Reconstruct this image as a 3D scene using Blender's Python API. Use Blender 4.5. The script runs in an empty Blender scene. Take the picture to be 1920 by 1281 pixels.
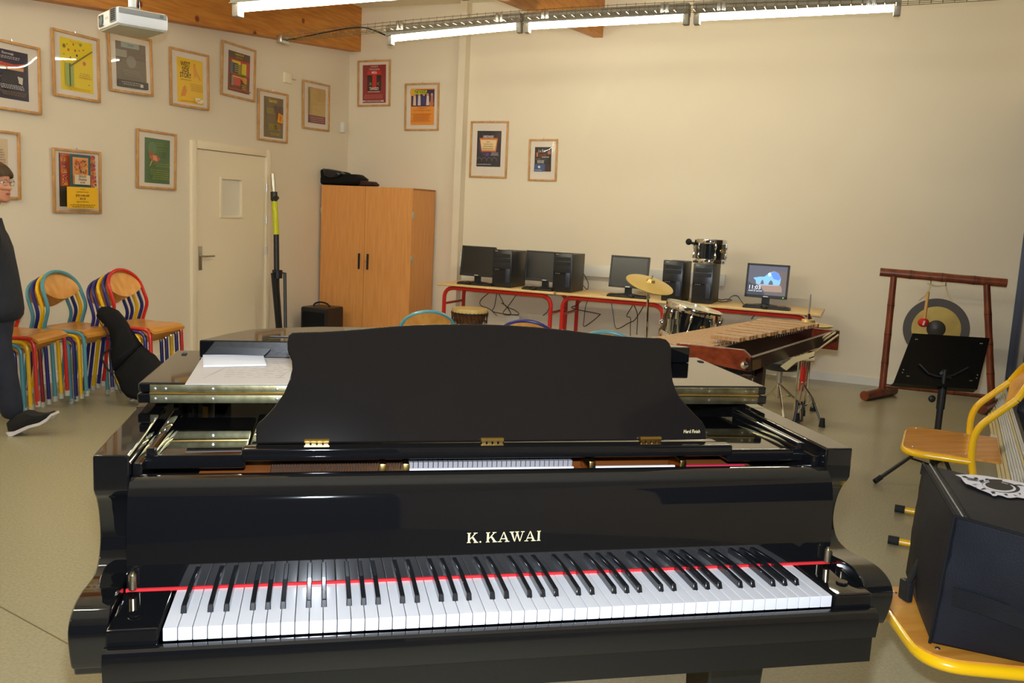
import bpy, bmesh, math, random
from mathutils import Vector, Matrix
random.seed(7)
S = bpy.context.scene
COL = S.collection

# ---------------------------------------------------------------- camera
FPX = 1665.1
CAM = Vector((-0.3691, -1.4637, 1.4398))
_y, _p, _r = 0.21624, 0.14347, 0.04855
_f = Vector((math.sin(_y)*math.cos(_p), math.cos(_y)*math.cos(_p), -math.sin(_p)))
_rt = Vector((math.cos(_y), -math.sin(_y), 0)); _up = _rt.cross(_f)
RT = _rt*math.cos(_r) + _up*math.sin(_r); UP = -_rt*math.sin(_r) + _up*math.cos(_r); FW = _f
cd = bpy.data.cameras.new('camera'); cam = bpy.data.objects.new('camera', cd); COL.objects.link(cam)
cd.sensor_width = 36; cd.lens = 36*FPX/1920; cd.clip_start = .02; cd.clip_end = 60
cam.matrix_world = Matrix(((RT.x, UP.x, -FW.x, CAM.x), (RT.y, UP.y, -FW.y, CAM.y), (RT.z, UP.z, -FW.z, CAM.z), (0, 0, 0, 1)))
S.camera = cam

# ---------------------------------------------------------------- world, exposure, flash
w = bpy.data.worlds.new('night'); S.world = w; w.use_nodes = True
w.node_tree.nodes['Background'].inputs[0].default_value = (.02, .022, .03, 1)
w.node_tree.nodes['Background'].inputs[1].default_value = 1
S.view_settings.view_transform = 'Standard'; S.view_settings.look = 'None'
S.view_settings.gamma = 1; S.view_settings.use_curve_mapping = False
S.view_settings.exposure = 0.22
S.cycles.max_bounces = 8; S.cycles.use_denoising = True
FLASH_W = 88; TUBE_STRENGTH = 88
fl = bpy.data.lights.new('camera_flash', 'AREA'); fl.shape = 'RECTANGLE'; fl.size = .05; fl.size_y = .03
fl.energy = FLASH_W; fl.color = (.80, .89, 1.0)
flo = bpy.data.objects.new('camera_flash', fl); COL.objects.link(flo)
fm = cam.matrix_world.copy(); fm.translation = CAM + UP*.115 + FW*.02; flo.matrix_world = fm

# ---------------------------------------------------------------- photograph helpers (rays through measured points onto real planes)
def ray(px, py): return (RT*((px-960)/FPX) - UP*((py-640.5)/FPX) + FW)
def hit(px, py, p0, n):
    d = ray(px, py); return CAM + d*((p0-CAM).dot(n)/d.dot(n))
def pz(px, py, z): return hit(px, py, Vector((0, 0, z)), Vector((0, 0, 1)))
def pxx(px, py, x): return hit(px, py, Vector((x, 0, 0)), Vector((1, 0, 0)))
def pyy(px, py, y): return hit(px, py, Vector((0, y, 0)), Vector((0, 1, 0)))
RA = math.radians(-34)
BX = Vector((math.cos(RA), math.sin(RA), 0)); BY = Vector((-math.sin(RA), math.cos(RA), 0))
CO = Vector((-.148, 8.989, 0))
def W(x, y, z=0): return CO + BX*x + BY*y + Vector((0, 0, z))       # room frame: x along back wall, y towards it
def L(p): d = p-CO; return Vector((d.dot(BX), d.dot(BY), p.z))
def pB(px, py, d): return L(hit(px, py, CO-BY*d, BY))               # plane d in front of the back wall, room coords
def pL(px, py, d): return L(hit(px, py, CO+BX*d, BX))
def pat(px, py, q):                                                # the plane through q that is square to the view
    n = Vector((FW.x, FW.y, 0)).normalized(); return hit(px, py, q, n)

# ---------------------------------------------------------------- materials
def c8(r, g, b):
    f = lambda v: ((v/255+.055)/1.055)**2.4 if v > 10 else v/255/12.92
    return (f(r), f(g), f(b), 1)
MATS = {}
def mat(name, col, rough=.5, metal=0, spec=.5, noise=None, bump=None, emit=None, coat=0, stretch=(1, 1, 1), wave=None):
    if name in MATS: return MATS[name]
    m = bpy.data.materials.new(name); m.use_nodes = True; nt = m.node_tree; N = nt.nodes; b = N['Principled BSDF']
    b.inputs['Base Color'].default_value = col if len(col) == 4 else (*col, 1)
    b.inputs['Roughness'].default_value = rough; b.inputs['Metallic'].default_value = metal
    b.inputs['Specular IOR Level'].default_value = spec; b.inputs['Coat Weight'].default_value = coat
    b.inputs['Coat Roughness'].default_value = .03
    tc = None
    def coords():
        nonlocal tc
        if tc is None:
            t = N.new('ShaderNodeTexCoord'); mp = N.new('ShaderNodeMapping'); mp.inputs['Scale'].default_value = stretch
            nt.links.new(t.outputs['Object'], mp.inputs[0]); tc = mp
        return tc.outputs[0]
    if noise:                                                       # (scale, detail, darker colour, amount)
        nz = N.new('ShaderNodeTexNoise'); nz.inputs['Scale'].default_value = noise[0]; nz.inputs['Detail'].default_value = noise[1]
        nt.links.new(coords(), nz.inputs['Vector'])
        rp = N.new('ShaderNodeValToRGB'); rp.color_ramp.elements[0].position = .35; rp.color_ramp.elements[1].position = .65
        c2 = noise[2] if len(noise[2]) == 4 else (*noise[2], 1); c1 = col if len(col) == 4 else (*col, 1)
        rp.color_ramp.elements[0].color = c2; rp.color_ramp.elements[1].color = c1
        nt.links.new(nz.outputs[0], rp.inputs[0]); nt.links.new(rp.outputs[0], b.inputs['Base Color'])
    if bump:
        nz = N.new('ShaderNodeTexNoise'); nz.inputs['Scale'].default_value = bump[0]; nz.inputs['Detail'].default_value = 3
        nt.links.new(coords(), nz.inputs['Vector'])
        bp = N.new('ShaderNodeBump'); bp.inputs['Strength'].default_value = bump[1]; bp.inputs['Distance'].default_value = bump[2]
        nt.links.new(nz.outputs[0], bp.inputs['Height']); nt.links.new(bp.outputs[0], b.inputs['Normal'])
    if emit:
        b.inputs['Emission Color'].default_value = (*emit[0][:3], 1); b.inputs['Emission Strength'].default_value = emit[1]
    MATS[name] = m; return m

def wood(name, base, dark, scale=(1, 1, .08), sc=18, rough=.4, knots=False, coat=0):
    if name in MATS: return MATS[name]
    m = mat(name, base, rough, noise=(sc, 6, dark), stretch=scale, coat=coat)
    nt = m.node_tree; N = nt.nodes; b = N['Principled BSDF']
    if knots:
        ramp = [n for n in N if n.type == 'VALTORGB'][0]
        tcn = [n for n in N if n.type == 'TEX_COORD'][0]
        v = N.new('ShaderNodeTexVoronoi'); v.inputs['Scale'].default_value = 4.5
        nt.links.new(tcn.outputs['Object'], v.inputs['Vector'])
        r2 = N.new('ShaderNodeValToRGB'); r2.color_ramp.elements[0].position = .09; r2.color_ramp.elements[1].position = .15
        r2.color_ramp.elements[0].color = (.35, .14, .05, 1); r2.color_ramp.elements[1].color = (1, 1, 1, 1)
        nt.links.new(v.outputs['Distance'], r2.inputs[0])
        mx = N.new('ShaderNodeMix'); mx.data_type = 'RGBA'; mx.blend_type = 'MULTIPLY'; mx.inputs[0].default_value = 1
        nt.links.new(ramp.outputs[0], mx.inputs[6]); nt.links.new(r2.outputs[0], mx.inputs[7]); nt.links.new(mx.outputs[2], b.inputs['Base Color'])
    return m

M_wall = mat('wall_paint', c8(232, 220, 198), .62, bump=(160, .05, .002), noise=(.7, 2, c8(228, 215, 192)))
M_ceil = mat('ceiling_paint', c8(238, 230, 208), .8)
M_floor = mat('floor_vinyl', c8(160, 152, 124), .27, noise=(90, 8, c8(148, 140, 113)), spec=.45)
M_white = mat('white_plastic', c8(225, 222, 212), .4)
M_door = mat('door_paint', c8(240, 226, 198), .45)
M_glulam = wood('spruce_beam', c8(206, 138, 52), c8(184, 112, 36), (1.2, .25, 8), 5, .5, knots=True)
M_black = mat('piano_lacquer', (.004, .004, .0045), .035, spec=.5, coat=.55)
M_satin = mat('satin_black', (.006, .0055, .005), .34, spec=.2)
M_desk = mat('desk_lacquer', (.008, .0065, .0055), .07, spec=.28)
M_ivory = mat('white_key', c8(192, 190, 192), .16, coat=.3)
M_ebony = mat('black_key', (.008, .008, .009), .18, coat=.4)
M_felt = mat('red_felt', c8(190, 22, 28), .9)
M_gold = mat('brass', c8(222, 184, 108), .22, metal=1)
M_hinge = mat('nickel_brass_hinge', c8(186, 180, 142), .36, metal=1, noise=(25, 4, c8(142, 134, 98)), bump=(60, .3, .001))
M_letter = mat('gold_letter', c8(226, 208, 158), .35, metal=.25)
M_chrome = mat('chrome', (.82, .82, .80), .08, metal=1)
M_steel = mat('steel', (.55, .54, .5), .3, metal=1)
M_galv = mat('galvanised_wire', c8(150, 140, 110), .4, metal=.8)
M_plastic = mat('black_plastic', (.013, .013, .014), .38)
M_cloth = mat('black_nylon', (.006, .006, .0065), .75, spec=.25, bump=(300, .4, .002), noise=(9, 4, (.004, .004, .005)))
M_clothb = mat('navy_nylon', (.006, .0065, .011), .6, spec=.3, bump=(300, .4, .002))
M_rub = mat('rubber', (.01, .01, .01), .8)
M_beech = wood('beech_ply', c8(226, 164, 82), c8(210, 142, 62), (1, 1, .12), 22, .3, coat=.25)
M_beechseat = wood('beech_seat', c8(214, 150, 62), c8(192, 124, 44), (.15, 1.2, 1), 24, .3, coat=.25)
M_cup = wood('cupboard_laminate', c8(226, 160, 92), c8(216, 146, 78), (3, 3, .2), 16, .42)
M_frame = wood('pine_frame', c8(206, 158, 98), c8(186, 134, 74), (1, 1, .5), 30, .4)
M_table = wood('table_top', c8(232, 200, 140), c8(222, 184, 120), (.2, 1, 1), 12, .35)
M_yellow = mat('yellow_steel', c8(238, 184, 8), .25, coat=.4)
M_red = mat('red_steel', c8(196, 34, 26), .3, coat=.3)
M_navy = mat('navy_steel', c8(38, 38, 110), .3, coat=.3)
M_teal = mat('teal_steel', c8(82, 146, 156), .3, coat=.3)
M_maroon = mat('dark_red_steel', c8(140, 26, 36), .3, coat=.3)
M_foot = mat('foot_cap', c8(190, 186, 168), .5)
M_paper = mat('paper', c8(200, 196, 200), .6)
M_rose = wood('rosewood_bar', c8(196, 152, 100), c8(174, 126, 78), (.3, 6, 1), 20, .4)
M_mahog = wood('mahogany', c8(132, 52, 24), c8(96, 32, 12), (1, 3, 3), 8, .22, coat=.5)
M_dkwood = wood('dark_rail', c8(48, 22, 14), c8(34, 14, 10), (1, 3, 3), 8, .3)
M_bamboo = wood('bamboo_stain', c8(130, 62, 30), c8(96, 40, 18), (1, 1, .3), 20, .3, coat=.3)
M_bamboo2 = wood('bamboo_node', c8(84, 36, 18), c8(60, 24, 12), (1, 1, .3), 20, .4)
M_drum = mat('drum_shell', (.010, .012, .014), .08, coat=.5)
M_skin = mat('skin', c8(206, 140, 108), .5)

# pane of clear acrylic: transparent body with a real Fresnel reflection
def glass_mat(name, wav=0.0):
    m = bpy.data.materials.new(name); m.use_nodes = True; nt = m.node_tree; N = nt.nodes; N.remove(N['Principled BSDF'])
    o = N['Material Output']; tr = N.new('ShaderNodeBsdfTransparent'); gl = N.new('ShaderNodeBsdfGlossy'); gl.inputs['Roughness'].default_value = .02
    fr = N.new('ShaderNodeFresnel'); mx = N.new('ShaderNodeMixShader'); ge = N.new('ShaderNodeNewGeometry')
    mr = N.new('ShaderNodeMapRange'); mr.inputs[3].default_value = 1.45; mr.inputs[4].default_value = 1/1.45
    nt.links.new(ge.outputs['Backfacing'], mr.inputs[0]); nt.links.new(mr.outputs[0], fr.inputs[0])
    if wav:
        nz = N.new('ShaderNodeTexNoise'); nz.inputs['Scale'].default_value = 2.2; nz.inputs['Detail'].default_value = 0
        tc = N.new('ShaderNodeTexCoord'); nt.links.new(tc.outputs['Object'], nz.inputs['Vector'])
        bp = N.new('ShaderNodeBump'); bp.inputs['Strength'].default_value = 1; bp.inputs['Distance'].default_value = wav
        nt.links.new(nz.outputs[0], bp.inputs['Height']); nt.links.new(bp.outputs[0], gl.inputs['Normal'])
    nt.links.new(fr.outputs[0], mx.inputs[0]); nt.links.new(tr.outputs[0], mx.inputs[1]); nt.links.new(gl.outputs[0], mx.inputs[2])
    nt.links.new(mx.outputs[0], o.inputs[0]); return m
M_pane = glass_mat('poster_acrylic')

# ---------------------------------------------------------------- mesh builder
class MB:
    def __init__(s): s.v = []; s.f = []; s.m = []; s.mats = []
    def _mi(s, m):
        if m is None: return 0
        if m not in s.mats: s.mats.append(m)
        return s.mats.index(m)
    def add(s, vs, fs, m=None):
        o = len(s.v); s.v += [Vector(v) for v in vs]; mi = s._mi(m)
        for f in fs: s.f.append([i+o for i in f]); s.m.append(mi)
        return s
    def box(s, a, b, m=None, M=None, bev=0):
        x0, y0, z0 = [min(a[i], b[i]) for i in range(3)]; x1, y1, z1 = [max(a[i], b[i]) for i in range(3)]
        if bev > 0:
            bm = bmesh.new(); bmesh.ops.create_cube(bm, size=1)
            for v in bm.verts: v.co = Vector(((x0+x1)/2+v.co.x*(x1-x0), (y0+y1)/2+v.co.y*(y1-y0), (z0+z1)/2+v.co.z*(z1-z0)))
            bev = min(bev, (x1-x0)*.45, (y1-y0)*.45, (z1-z0)*.45)
            bmesh.ops.bevel(bm, geom=bm.edges[:], offset=bev, segments=2, profile=.5, affect='EDGES')
            vs = [v.co.copy() for v in bm.verts]; fs = [[v.index for v in f.verts] for f in bm.faces]; bm.free()
        else:
            vs = [Vector(q) for q in ((x0, y0, z0), (x1, y0, z0), (x1, y1, z0), (x0, y1, z0), (x0, y0, z1), (x1, y0, z1), (x1, y1, z1), (x0, y1, z1))]
            fs = [(0, 3, 2, 1), (4, 5, 6, 7), (0, 1, 5, 4), (1, 2, 6, 5), (2, 3, 7, 6), (3, 0, 4, 7)]
        if M: vs = [M @ v for v in vs]
        return s.add(vs, fs, m)
    def hexa(s, bot, top, m=None):                                   # two matching rings
        n = len(bot); vs = list(bot)+list(top)
        fs = [list(range(n))[::-1], list(range(n, 2*n))]+[[i, (i+1) % n, n+(i+1) % n, n+i] for i in range(n)]
        return s.add(vs, fs, m)
    def prism(s, ring, d, m=None):                                   # ring of points swept by vector d
        d = Vector(d); ring = [Vector(r) for r in ring]
        nrm = Vector((0, 0, 0))
        for i in range(len(ring)): nrm += ring[i].cross(ring[(i+1) % len(ring)])
        if nrm.dot(d) < 0: ring = ring[::-1]
        return s.hexa(ring, [r+d for r in ring], m)
    def tube(s, path, r, m=None, n=10, closed=False, caps=True):
        P = [Vector(p) for p in path]; k = len(P); rs = r if isinstance(r, (list, tuple)) else [r]*k
        tang = []
        for i in range(k):
            a = P[(i-1) % k] if closed else P[max(i-1, 0)]; b = P[(i+1) % k] if closed else P[min(i+1, k-1)]
            t = (b-a); tang.append(t.normalized() if t.length > 1e-9 else Vector((0, 0, 1)))
        ref = Vector((0, 0, 1)) if abs(tang[0].z) < .9 else Vector((1, 0, 0))
        nv = (ref-tang[0]*ref.dot(tang[0])).normalized(); vs = []
        for i in range(k):
            nv = (nv-tang[i]*nv.dot(tang[i])).normalized(); bv = tang[i].cross(nv)
            for j in range(n):
                a = 2*math.pi*j/n; vs.append(P[i]+(nv*math.cos(a)+bv*math.sin(a))*rs[i])
        fs = []
        for i in range(k if closed else k-1):
            i2 = (i+1) % k
            for j in range(n): fs.append([i*n+j, i*n+(j+1) % n, i2*n+(j+1) % n, i2*n+j])
        if caps and not closed: fs += [list(range(n))[::-1], [(k-1)*n+j for j in range(n)]]
        return s.add(vs, fs, m)
    def lathe(s, prof, m=None, n=24, M=None):                        # prof: (r, z)
        vs = []; fs = []; k = len(prof)
        for r, z in prof:
            for j in range(n): a = 2*math.pi*j/n; vs.append(Vector((max(r, 1e-5)*math.cos(a), max(r, 1e-5)*math.sin(a), z)))
        for i in range(k-1):
            for j in range(n): fs.append([i*n+j, i*n+(j+1) % n, (i+1)*n+(j+1) % n, (i+1)*n+j])
        if prof[0][0] > 1e-4: fs.append(list(range(n))[::-1])
        if prof[-1][0] > 1e-4: fs.append([(k-1)*n+j for j in range(n)])
        if M: vs = [M @ v for v in vs]
        return s.add(vs, fs, m)
    def ell(s, c, r, m=None, n=16, M=None):
        prof = [(math.sin(math.pi*i/10), -math.cos(math.pi*i/10)) for i in range(11)]
        T = Matrix.Translation(Vector(c)) @ (M or Matrix.Identity(4)) @ Matrix.Diagonal((r[0], r[1], r[2], 1))
        return s.lathe(prof, m, n, T)
    def build(s, name, m=None, parent=None, local=False, label=None, smooth=35):
        me = bpy.data.meshes.new(name); me.from_pydata(s.v, [], s.f)
        if s.mats:
            for q in s.mats: me.materials.append(q or m)
            me.polygons.foreach_set('material_index', s.m)
        elif m: me.materials.append(m)
        me.polygons.foreach_set('use_smooth', [bool(smooth)]*len(me.polygons)); me.update()
        if smooth: me.set_sharp_from_angle(angle=math.radians(smooth))
        o = bpy.data.objects.new(name, me); COL.objects.link(o)
        if parent is not None:
            o.parent = parent
            if not local: me.transform(wm(parent).inverted())
        if label: o['label'] = label
        return o
def wm(o):
    m = o.matrix_basis.copy()
    while o.parent: o = o.parent; m = o.matrix_basis @ m
    return m
def thing(name, label, cat, loc=(0, 0, 0), rz=0, group=None, ry=0):
    o = bpy.data.objects.new(name, None); COL.objects.link(o); o.empty_display_size = .1
    o.location = loc; o.rotation_euler = (0, ry, rz); o['label'] = label; o['category'] = cat
    if group: o['group'] = group
    return o
def tag(o, label, cat, group=None):
    o['label'] = label; o['category'] = cat
    if group: o['group'] = group
    return o
def struct(o): o['kind'] = 'structure'; return o
def copy_tree(o, parent=None):
    c = o.copy(); COL.objects.link(c)
    if parent: c.parent = parent
    for ch in [q for q in COL.objects if q.parent == o]: copy_tree(ch, c)
    return c
def dup_part(o, loc, rz=None):
    c = o.copy(); COL.objects.link(c); c.location = loc
    if rz is not None: c.rotation_euler = (0, 0, rz)
    return c
def arc(c, r, a0, a1, n, ax='xz'):
    out = []
    for i in range(n+1):
        a = math.radians(a0+(a1-a0)*i/n); u, v = r*math.cos(a), r*math.sin(a)
        out.append({'xz': Vector((c[0]+u, c[1], c[2]+v)), 'yz': Vector((c[0], c[1]+u, c[2]+v)), 'xy': Vector((c[0]+u, c[1]+v, c[2]))}[ax])
    return out
def rounded(path, r, n=5):                                          # round the corners of a polyline
    P = [Vector(p) for p in path]; out = [P[0]]
    for i in range(1, len(P)-1):
        a, b, c = P[i-1], P[i], P[i+1]; d1 = (a-b); d2 = (c-b); rr = min(r, d1.length*.49, d2.length*.49)
        p1 = b+d1.normalized()*rr; p2 = b+d2.normalized()*rr
        for j in range(n+1):
            t = j/n; out.append(p1*(1-t)**2+b*2*t*(1-t)+p2*t*t)
    out.append(P[-1]); return out
def smoothpath(P, n=6):                                             # Catmull-Rom through points
    P = [Vector(p) for p in P]; Q = [P[0]*2-P[1]]+P+[P[-1]*2-P[-2]]; out = []
    for i in range(1, len(Q)-2):
        for j in range(n):
            t = j/n; a, b, c, d = Q[i-1], Q[i], Q[i+1], Q[i+2]
            out.append(.5*((2*b)+(c-a)*t+(2*a-5*b+4*c-d)*t*t+(3*b-a-3*c+d)*t**3))
    out.append(P[-1]); return out

_tx = {}
def text_geo(body, size, align='CENTER', bold=False, sx=1.0):
    k = (body, size, align, sx)
    if k not in _tx:
        cu = bpy.data.curves.new('t', 'FONT'); cu.body = body; cu.size = size; cu.align_x = align; cu.align_y = 'CENTER'
        cu.resolution_u = 2; cu.offset = size*.018 if bold else 0
        ob = bpy.data.objects.new('t', cu); COL.objects.link(ob)
        me = bpy.data.meshes.new_from_object(ob.evaluated_get(bpy.context.evaluated_depsgraph_get()))
        _tx[k] = ([Vector((v.co.x*sx, 0, v.co.y)) for v in me.vertices], [list(p.vertices) for p in me.polygons])
        bpy.data.objects.remove(ob); bpy.data.curves.remove(cu); bpy.data.meshes.remove(me)
    return _tx[k]
def ink(r, g, b, rough=.55): return mat('ink_%d_%d_%d' % (r, g, b), c8(r, g, b), rough)

# ================================================================ ROOM
ROOM = Matrix.Translation(CO) @ Matrix.Rotation(RA, 4, 'Z')
def rbox(mb, a, b, m=None, bev=0): return mb.box(a, b, m, ROOM, bev)
YF = -11.2; XR = 7.35; ZC = 3.62
struct(rbox(MB(), (-.15, YF-.15, -.1), (XR+1.2, .35, 0)).build('floor', M_floor))
struct(rbox(MB(), (-.15, .12, 0), (XR+1.2, .3, ZC)).build('wall_back', M_wall))
lw = MB()
d0 = pL(365, 279, 0); d1 = pL(496, 293, 0)                            # door opening on the left wall
DY0, DY1, DZ = d0.y, d1.y, (d0.z+d1.z)/2
rbox(lw, (-.15, YF, 0), (0, DY0, ZC)); rbox(lw, (-.15, DY1, 0), (0, .12, ZC)); rbox(lw, (-.15, DY0, DZ), (0, DY1, ZC))
struct(lw.build('wall_left', M_wall))
struct(rbox(MB(), (-.15, YF-.15, 0), (XR+1.2, YF, ZC)).build('wall_front', mat('darkened_unseen_wall', c8(46, 42, 40), .8)))  # unseen wall, coloured dark so the piano lacquer reflects black
struct(rbox(MB(), (-.15, YF-.15, ZC), (XR+1.2, .35, ZC+.1)).build('ceiling', M_ceil))
# right wall, not quite square to the back wall, with a long dark window above the convector
hf = pz(1867, 862, 0); azr = math.radians(38.5); RD = Vector((math.sin(azr), math.cos(azr), 0)); RN = Vector((RD.y, -RD.x, 0))  # RD along the wall away from camera, RN outwards
Q0 = hf+RN*.155                                                     # a point on the wall
def rw(s, o, z): return Q0+RD*s+RN*o+Vector((0, 0, z))
def rwbox(mb, s0, s1, o0, o1, z0, z1, m=None):
    b = [rw(s0, o0, z0), rw(s1, o0, z0), rw(s1, o1, z0), rw(s0, o1, z0)]
    return mb.hexa(b[::-1], [q+Vector((0, 0, z1-z0)) for q in b[::-1]], m)
ws = (W(6.88, .12)-Q0).dot(RD)-.01; wz = .16; wn_ = -1.0              # window from the far corner towards the camera
m = MB(); rwbox(m, wn_-.15, wn_, 0, 1.5, 0, ZC); jx = L(rw(wn_, 1.4, 0))
y_a, y_b = YF, jx.y
rbox(m, (jx.x, -8.9, 2.6), (jx.x+.15, -4.1, ZC)); rbox(m, (jx.x, -8.9, 0), (jx.x+.15, -4.1, .9)); rbox(m, (jx.x, YF, 0), (jx.x+.15, -8.9, ZC)); rbox(m, (jx.x, -4.1, 0), (jx.x+.15, y_b+.3, ZC)); rwbox(m, ws, ws+.6, 0, .15, 0, ZC); rwbox(m, wn_, ws, 0, .15, 0, wz); rwbox(m, wn_, ws, 0, .15, 2.6, ZC)
struct(m.build('wall_right', M_wall))
M_wframe = mat('dark_window_frame', c8(28, 30, 48), .35)
M_night = mat('night_glass', c8(52, 40, 34), .08)
f = MB(); rwbox(f, wn_, ws, -.02, .09, wz, wz+.05); rwbox(f, wn_, ws, -.02, .09, 2.55, 2.6); rwbox(f, ws-.03, ws, -.02, .09, wz, 2.6)
npn = 2; pw_ = (ws-wn_)/npn
for k in range(1, npn): rwbox(f, wn_+k*pw_-.03, wn_+k*pw_+.03, -.02, .09, wz, 2.6)
wf = f.build('window_1', M_wframe); struct(wf); wf['label'] = 'row of dark night windows with blue black frame along the right wall'
for k in range(npn):
    g = MB(); rwbox(g, wn_+k*pw_+.03, wn_+(k+1)*pw_-.03, .02, .035, wz+.05, 2.55); g.build('pane', M_night, wf)
f = MB()
for (a_, b_) in (((jx.x-.01, -8.9, .9), (jx.x+.09, -4.1, .95)), ((jx.x-.01, -8.9, 2.55), (jx.x+.09, -4.1, 2.6))): rbox(f, a_, b_)
for k in range(5): rbox(f, (jx.x-.01, -8.9+k*1.185, .9), (jx.x+.09, -8.84+k*1.185, 2.6))
wf2 = f.build('added_dark_window', M_wframe); struct(wf2)  # unseen windows, added to keep this side dark in the piano's reflections
for k in range(4): g = MB(); rbox(g, (jx.x+.03, -8.84+k*1.185, .95), (jx.x+.045, -7.715+k*1.185, 2.55)); g.build('pane', M_night, wf2)
# low convector with a sloping slatted top under the windows
cv = thing('convector', 'low white convector with sloping slatted top and cream strips', 'heater', hf, -azr)
M_cream = mat('cream_strip', c8(222, 206, 160), .4); M_cvw = mat('convector_white', c8(222, 224, 226), .45)
def slope(name, f0, f1, lift, m_, s0=-.95, s1=ws-.3):
    p = [Vector((-.155+.155*f, .002+.148*f)) for f in (f0, f1)]; g = MB()
    ring = [rw(s0, p[0].x, p[0].y), rw(s0, p[1].x, p[1].y), rw(s0, p[1].x+.004, p[1].y-.02), rw(s0, p[0].x+.02, max(.001, p[0].y-.02))]
    n = Vector((-RN.x*.69, -RN.y*.69, .72))*lift; ring[0] = ring[0]+n; ring[1] = ring[1]+n
    g.prism(ring, RD*(s1-s0)); return g.build(name, m_, cv)
g = MB(); g.prism([rw(-.95, -.14, 0), rw(-.95, -.003, 0), rw(-.95, -.003, .13)], RD*(ws-.3+.95)); g.build('casing', M_cvw, cv)
for (a_, b_) in ((0, .10), (.115, .21), (.225, .33)): slope('cream_strip', a_, b_, .008, M_cream)
for k in range(5): slope('slat', .35+k*.075, .35+k*.075+.062, .006, M_cvw)
slope('cream_strip', .735, .80, .010, M_cream)
for k in range(3): slope('slat', .815+k*.062, .815+k*.062+.05, .006, M_cvw)
g = MB(); g.hexa([pz(1853, 858, 0), pz(1866, 862, 0), pz(1866, 850, 0), pz(1853, 846, 0)], [q+Vector((0, 0, .12)) for q in (pz(1853, 858, 0), pz(1866, 862, 0), pz(1866, 850, 0), pz(1853, 846, 0))]); g.build('end_foot', M_cvw, cv)
sa, sb_ = pz(-60, 1105, 0), pz(170, 1231, 0); sdir = (sb_-sa).normalized(); sn = Vector((-sdir.y, sdir.x, 0))*.0022
g = MB(); g.hexa([sa-sn-sdir*2, sb_-sn+sdir*2.5, sb_+sn+sdir*2.5, sa+sn-sdir*2], [q+Vector((0, 0, .0012)) for q in (sa-sn-sdir*2, sb_-sn+sdir*2.5, sb_+sn+sdir*2.5, sa+sn-sdir*2)]); struct(g.build('trim_4', mat('floor_seam', c8(112, 92, 60), .5)))
# skirting boards, wall ducts
struct(rbox(MB(), (1.4, .10, 0), (XR, .12, .075)).build('baseboard_back', M_white))
struct(rbox(MB(), (0, YF, 0), (.015, DY0-.07, .075)).build('baseboard_left', M_white))
a = pB(862, 20, 0); b = pB(852, 470, 0); xp = (a.x+b.x)/2
struct(rbox(MB(), (b.x-.04, 0, 0), (b.x+.04, .12, ZC)).build('trim_1', M_wall))

z = pB(830, 475, -.1).z
struct(rbox(MB(), (1.36, .085, z-.02), (b.x+.05, .12, z+.025), M_white, .006).build('trim_2', M_white))
t0 = pB(855, 492, -.08); t1 = pB(1358, 542, -.08)
struct(rbox(MB(), (b.x, .07, t0.z-.045), (t1.x, .12, t0.z+.07), M_white, .006).build('trim_3', M_white))

# glulam beams
k0 = pL(654, 89, .14); k1 = pL(110, 0, .14); ex = (k1.z-k0.z)/(k1.y-k0.y)
yb = -6.5; zb = k0.z+ex*(yb-k0.y)
g = MB(); g.hexa([ROOM @ Vector(q) for q in ((0, yb, zb), (.14, yb, zb), (.14, .12, k0.z), (0, .12, k0.z))], [ROOM @ Vector(q) for q in ((0, yb, ZC), (.14, yb, ZC), (.14, .12, ZC), (0, .12, ZC))])
o = g.build('ceiling_beam', M_glulam); tag(o, 'knotty orange timber beam running along top of the left wall', 'beam')
k2 = pB(1124, 66, .0); k3 = pB(1107, 66, 0)
g = MB(); y1 = -5.8
_h = L(hit(935, 0, W(k3.x, 0), BX)); sl = (_h.z-k3.z)/(_h.y); zn_ = k3.z+sl*y1; print('beam slope', sl, _h)
g.hexa([ROOM @ Vector(q) for q in ((k3.x, y1, zn_), (k2.x, y1, zn_), (k2.x, .12, k2.z), (k3.x, .12, k2.z))], [ROOM @ Vector(q) for q in ((k3.x, y1, ZC), (k2.x, y1, ZC), (k2.x, .12, ZC), (k3.x, .12, ZC))])
o = g.build('ceiling_beam', M_glulam); tag(o, 'short visible timber beam meeting the back wall behind the lights', 'beam')

# door_1
dr = thing('door_1', 'cream flush door with small square window and lever handle', 'door', W(0, (DY0+DY1)/2, 0), RA+math.pi/2); del dr['category']; struct(dr)
def lbox(mb, y0, y1, x0, x1, z0, z1, m=None, bev=0): return rbox(mb, (x0, y0, z0), (x1, y1, z1), m, bev)
g = MB(); lbox(g, DY0-.065, DY0, -.1, .03, 0, DZ+.07, None, .006); lbox(g, DY1, DY1+.065, -.1, .03, 0, DZ+.07, None, .006); lbox(g, DY0, DY1, -.1, .03, DZ, DZ+.07, None, .006)
g.build('door_frame', M_door, dr)
wa = pL(414, 335, 0); wb = pL(451, 405, 0)
g = MB(); X0, X1 = -.035, .005
lbox(g, DY0+.004, wa.y, X0, X1, .01, DZ-.004); lbox(g, wb.y, DY1-.004, X0, X1, .01, DZ-.004); lbox(g, wa.y, wb.y, X0, X1, .01, wb.z); lbox(g, wa.y, wb.y, X0, X1, wa.z, DZ-.004)
leaf = g.build('door_leaf', M_door, dr)
g = MB(); t = .02
for (y0, y1, z0, z1) in ((wa.y-t, wa.y, wb.z-t, wa.z+t), (wb.y, wb.y+t, wb.z-t, wa.z+t), (wa.y, wb.y, wb.z-t, wb.z), (wa.y, wb.y, wa.z, wa.z+t)): lbox(g, y0, y1, X1, X1+.012, z0, z1)
g.build('vision_frame', M_door, leaf)
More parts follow.
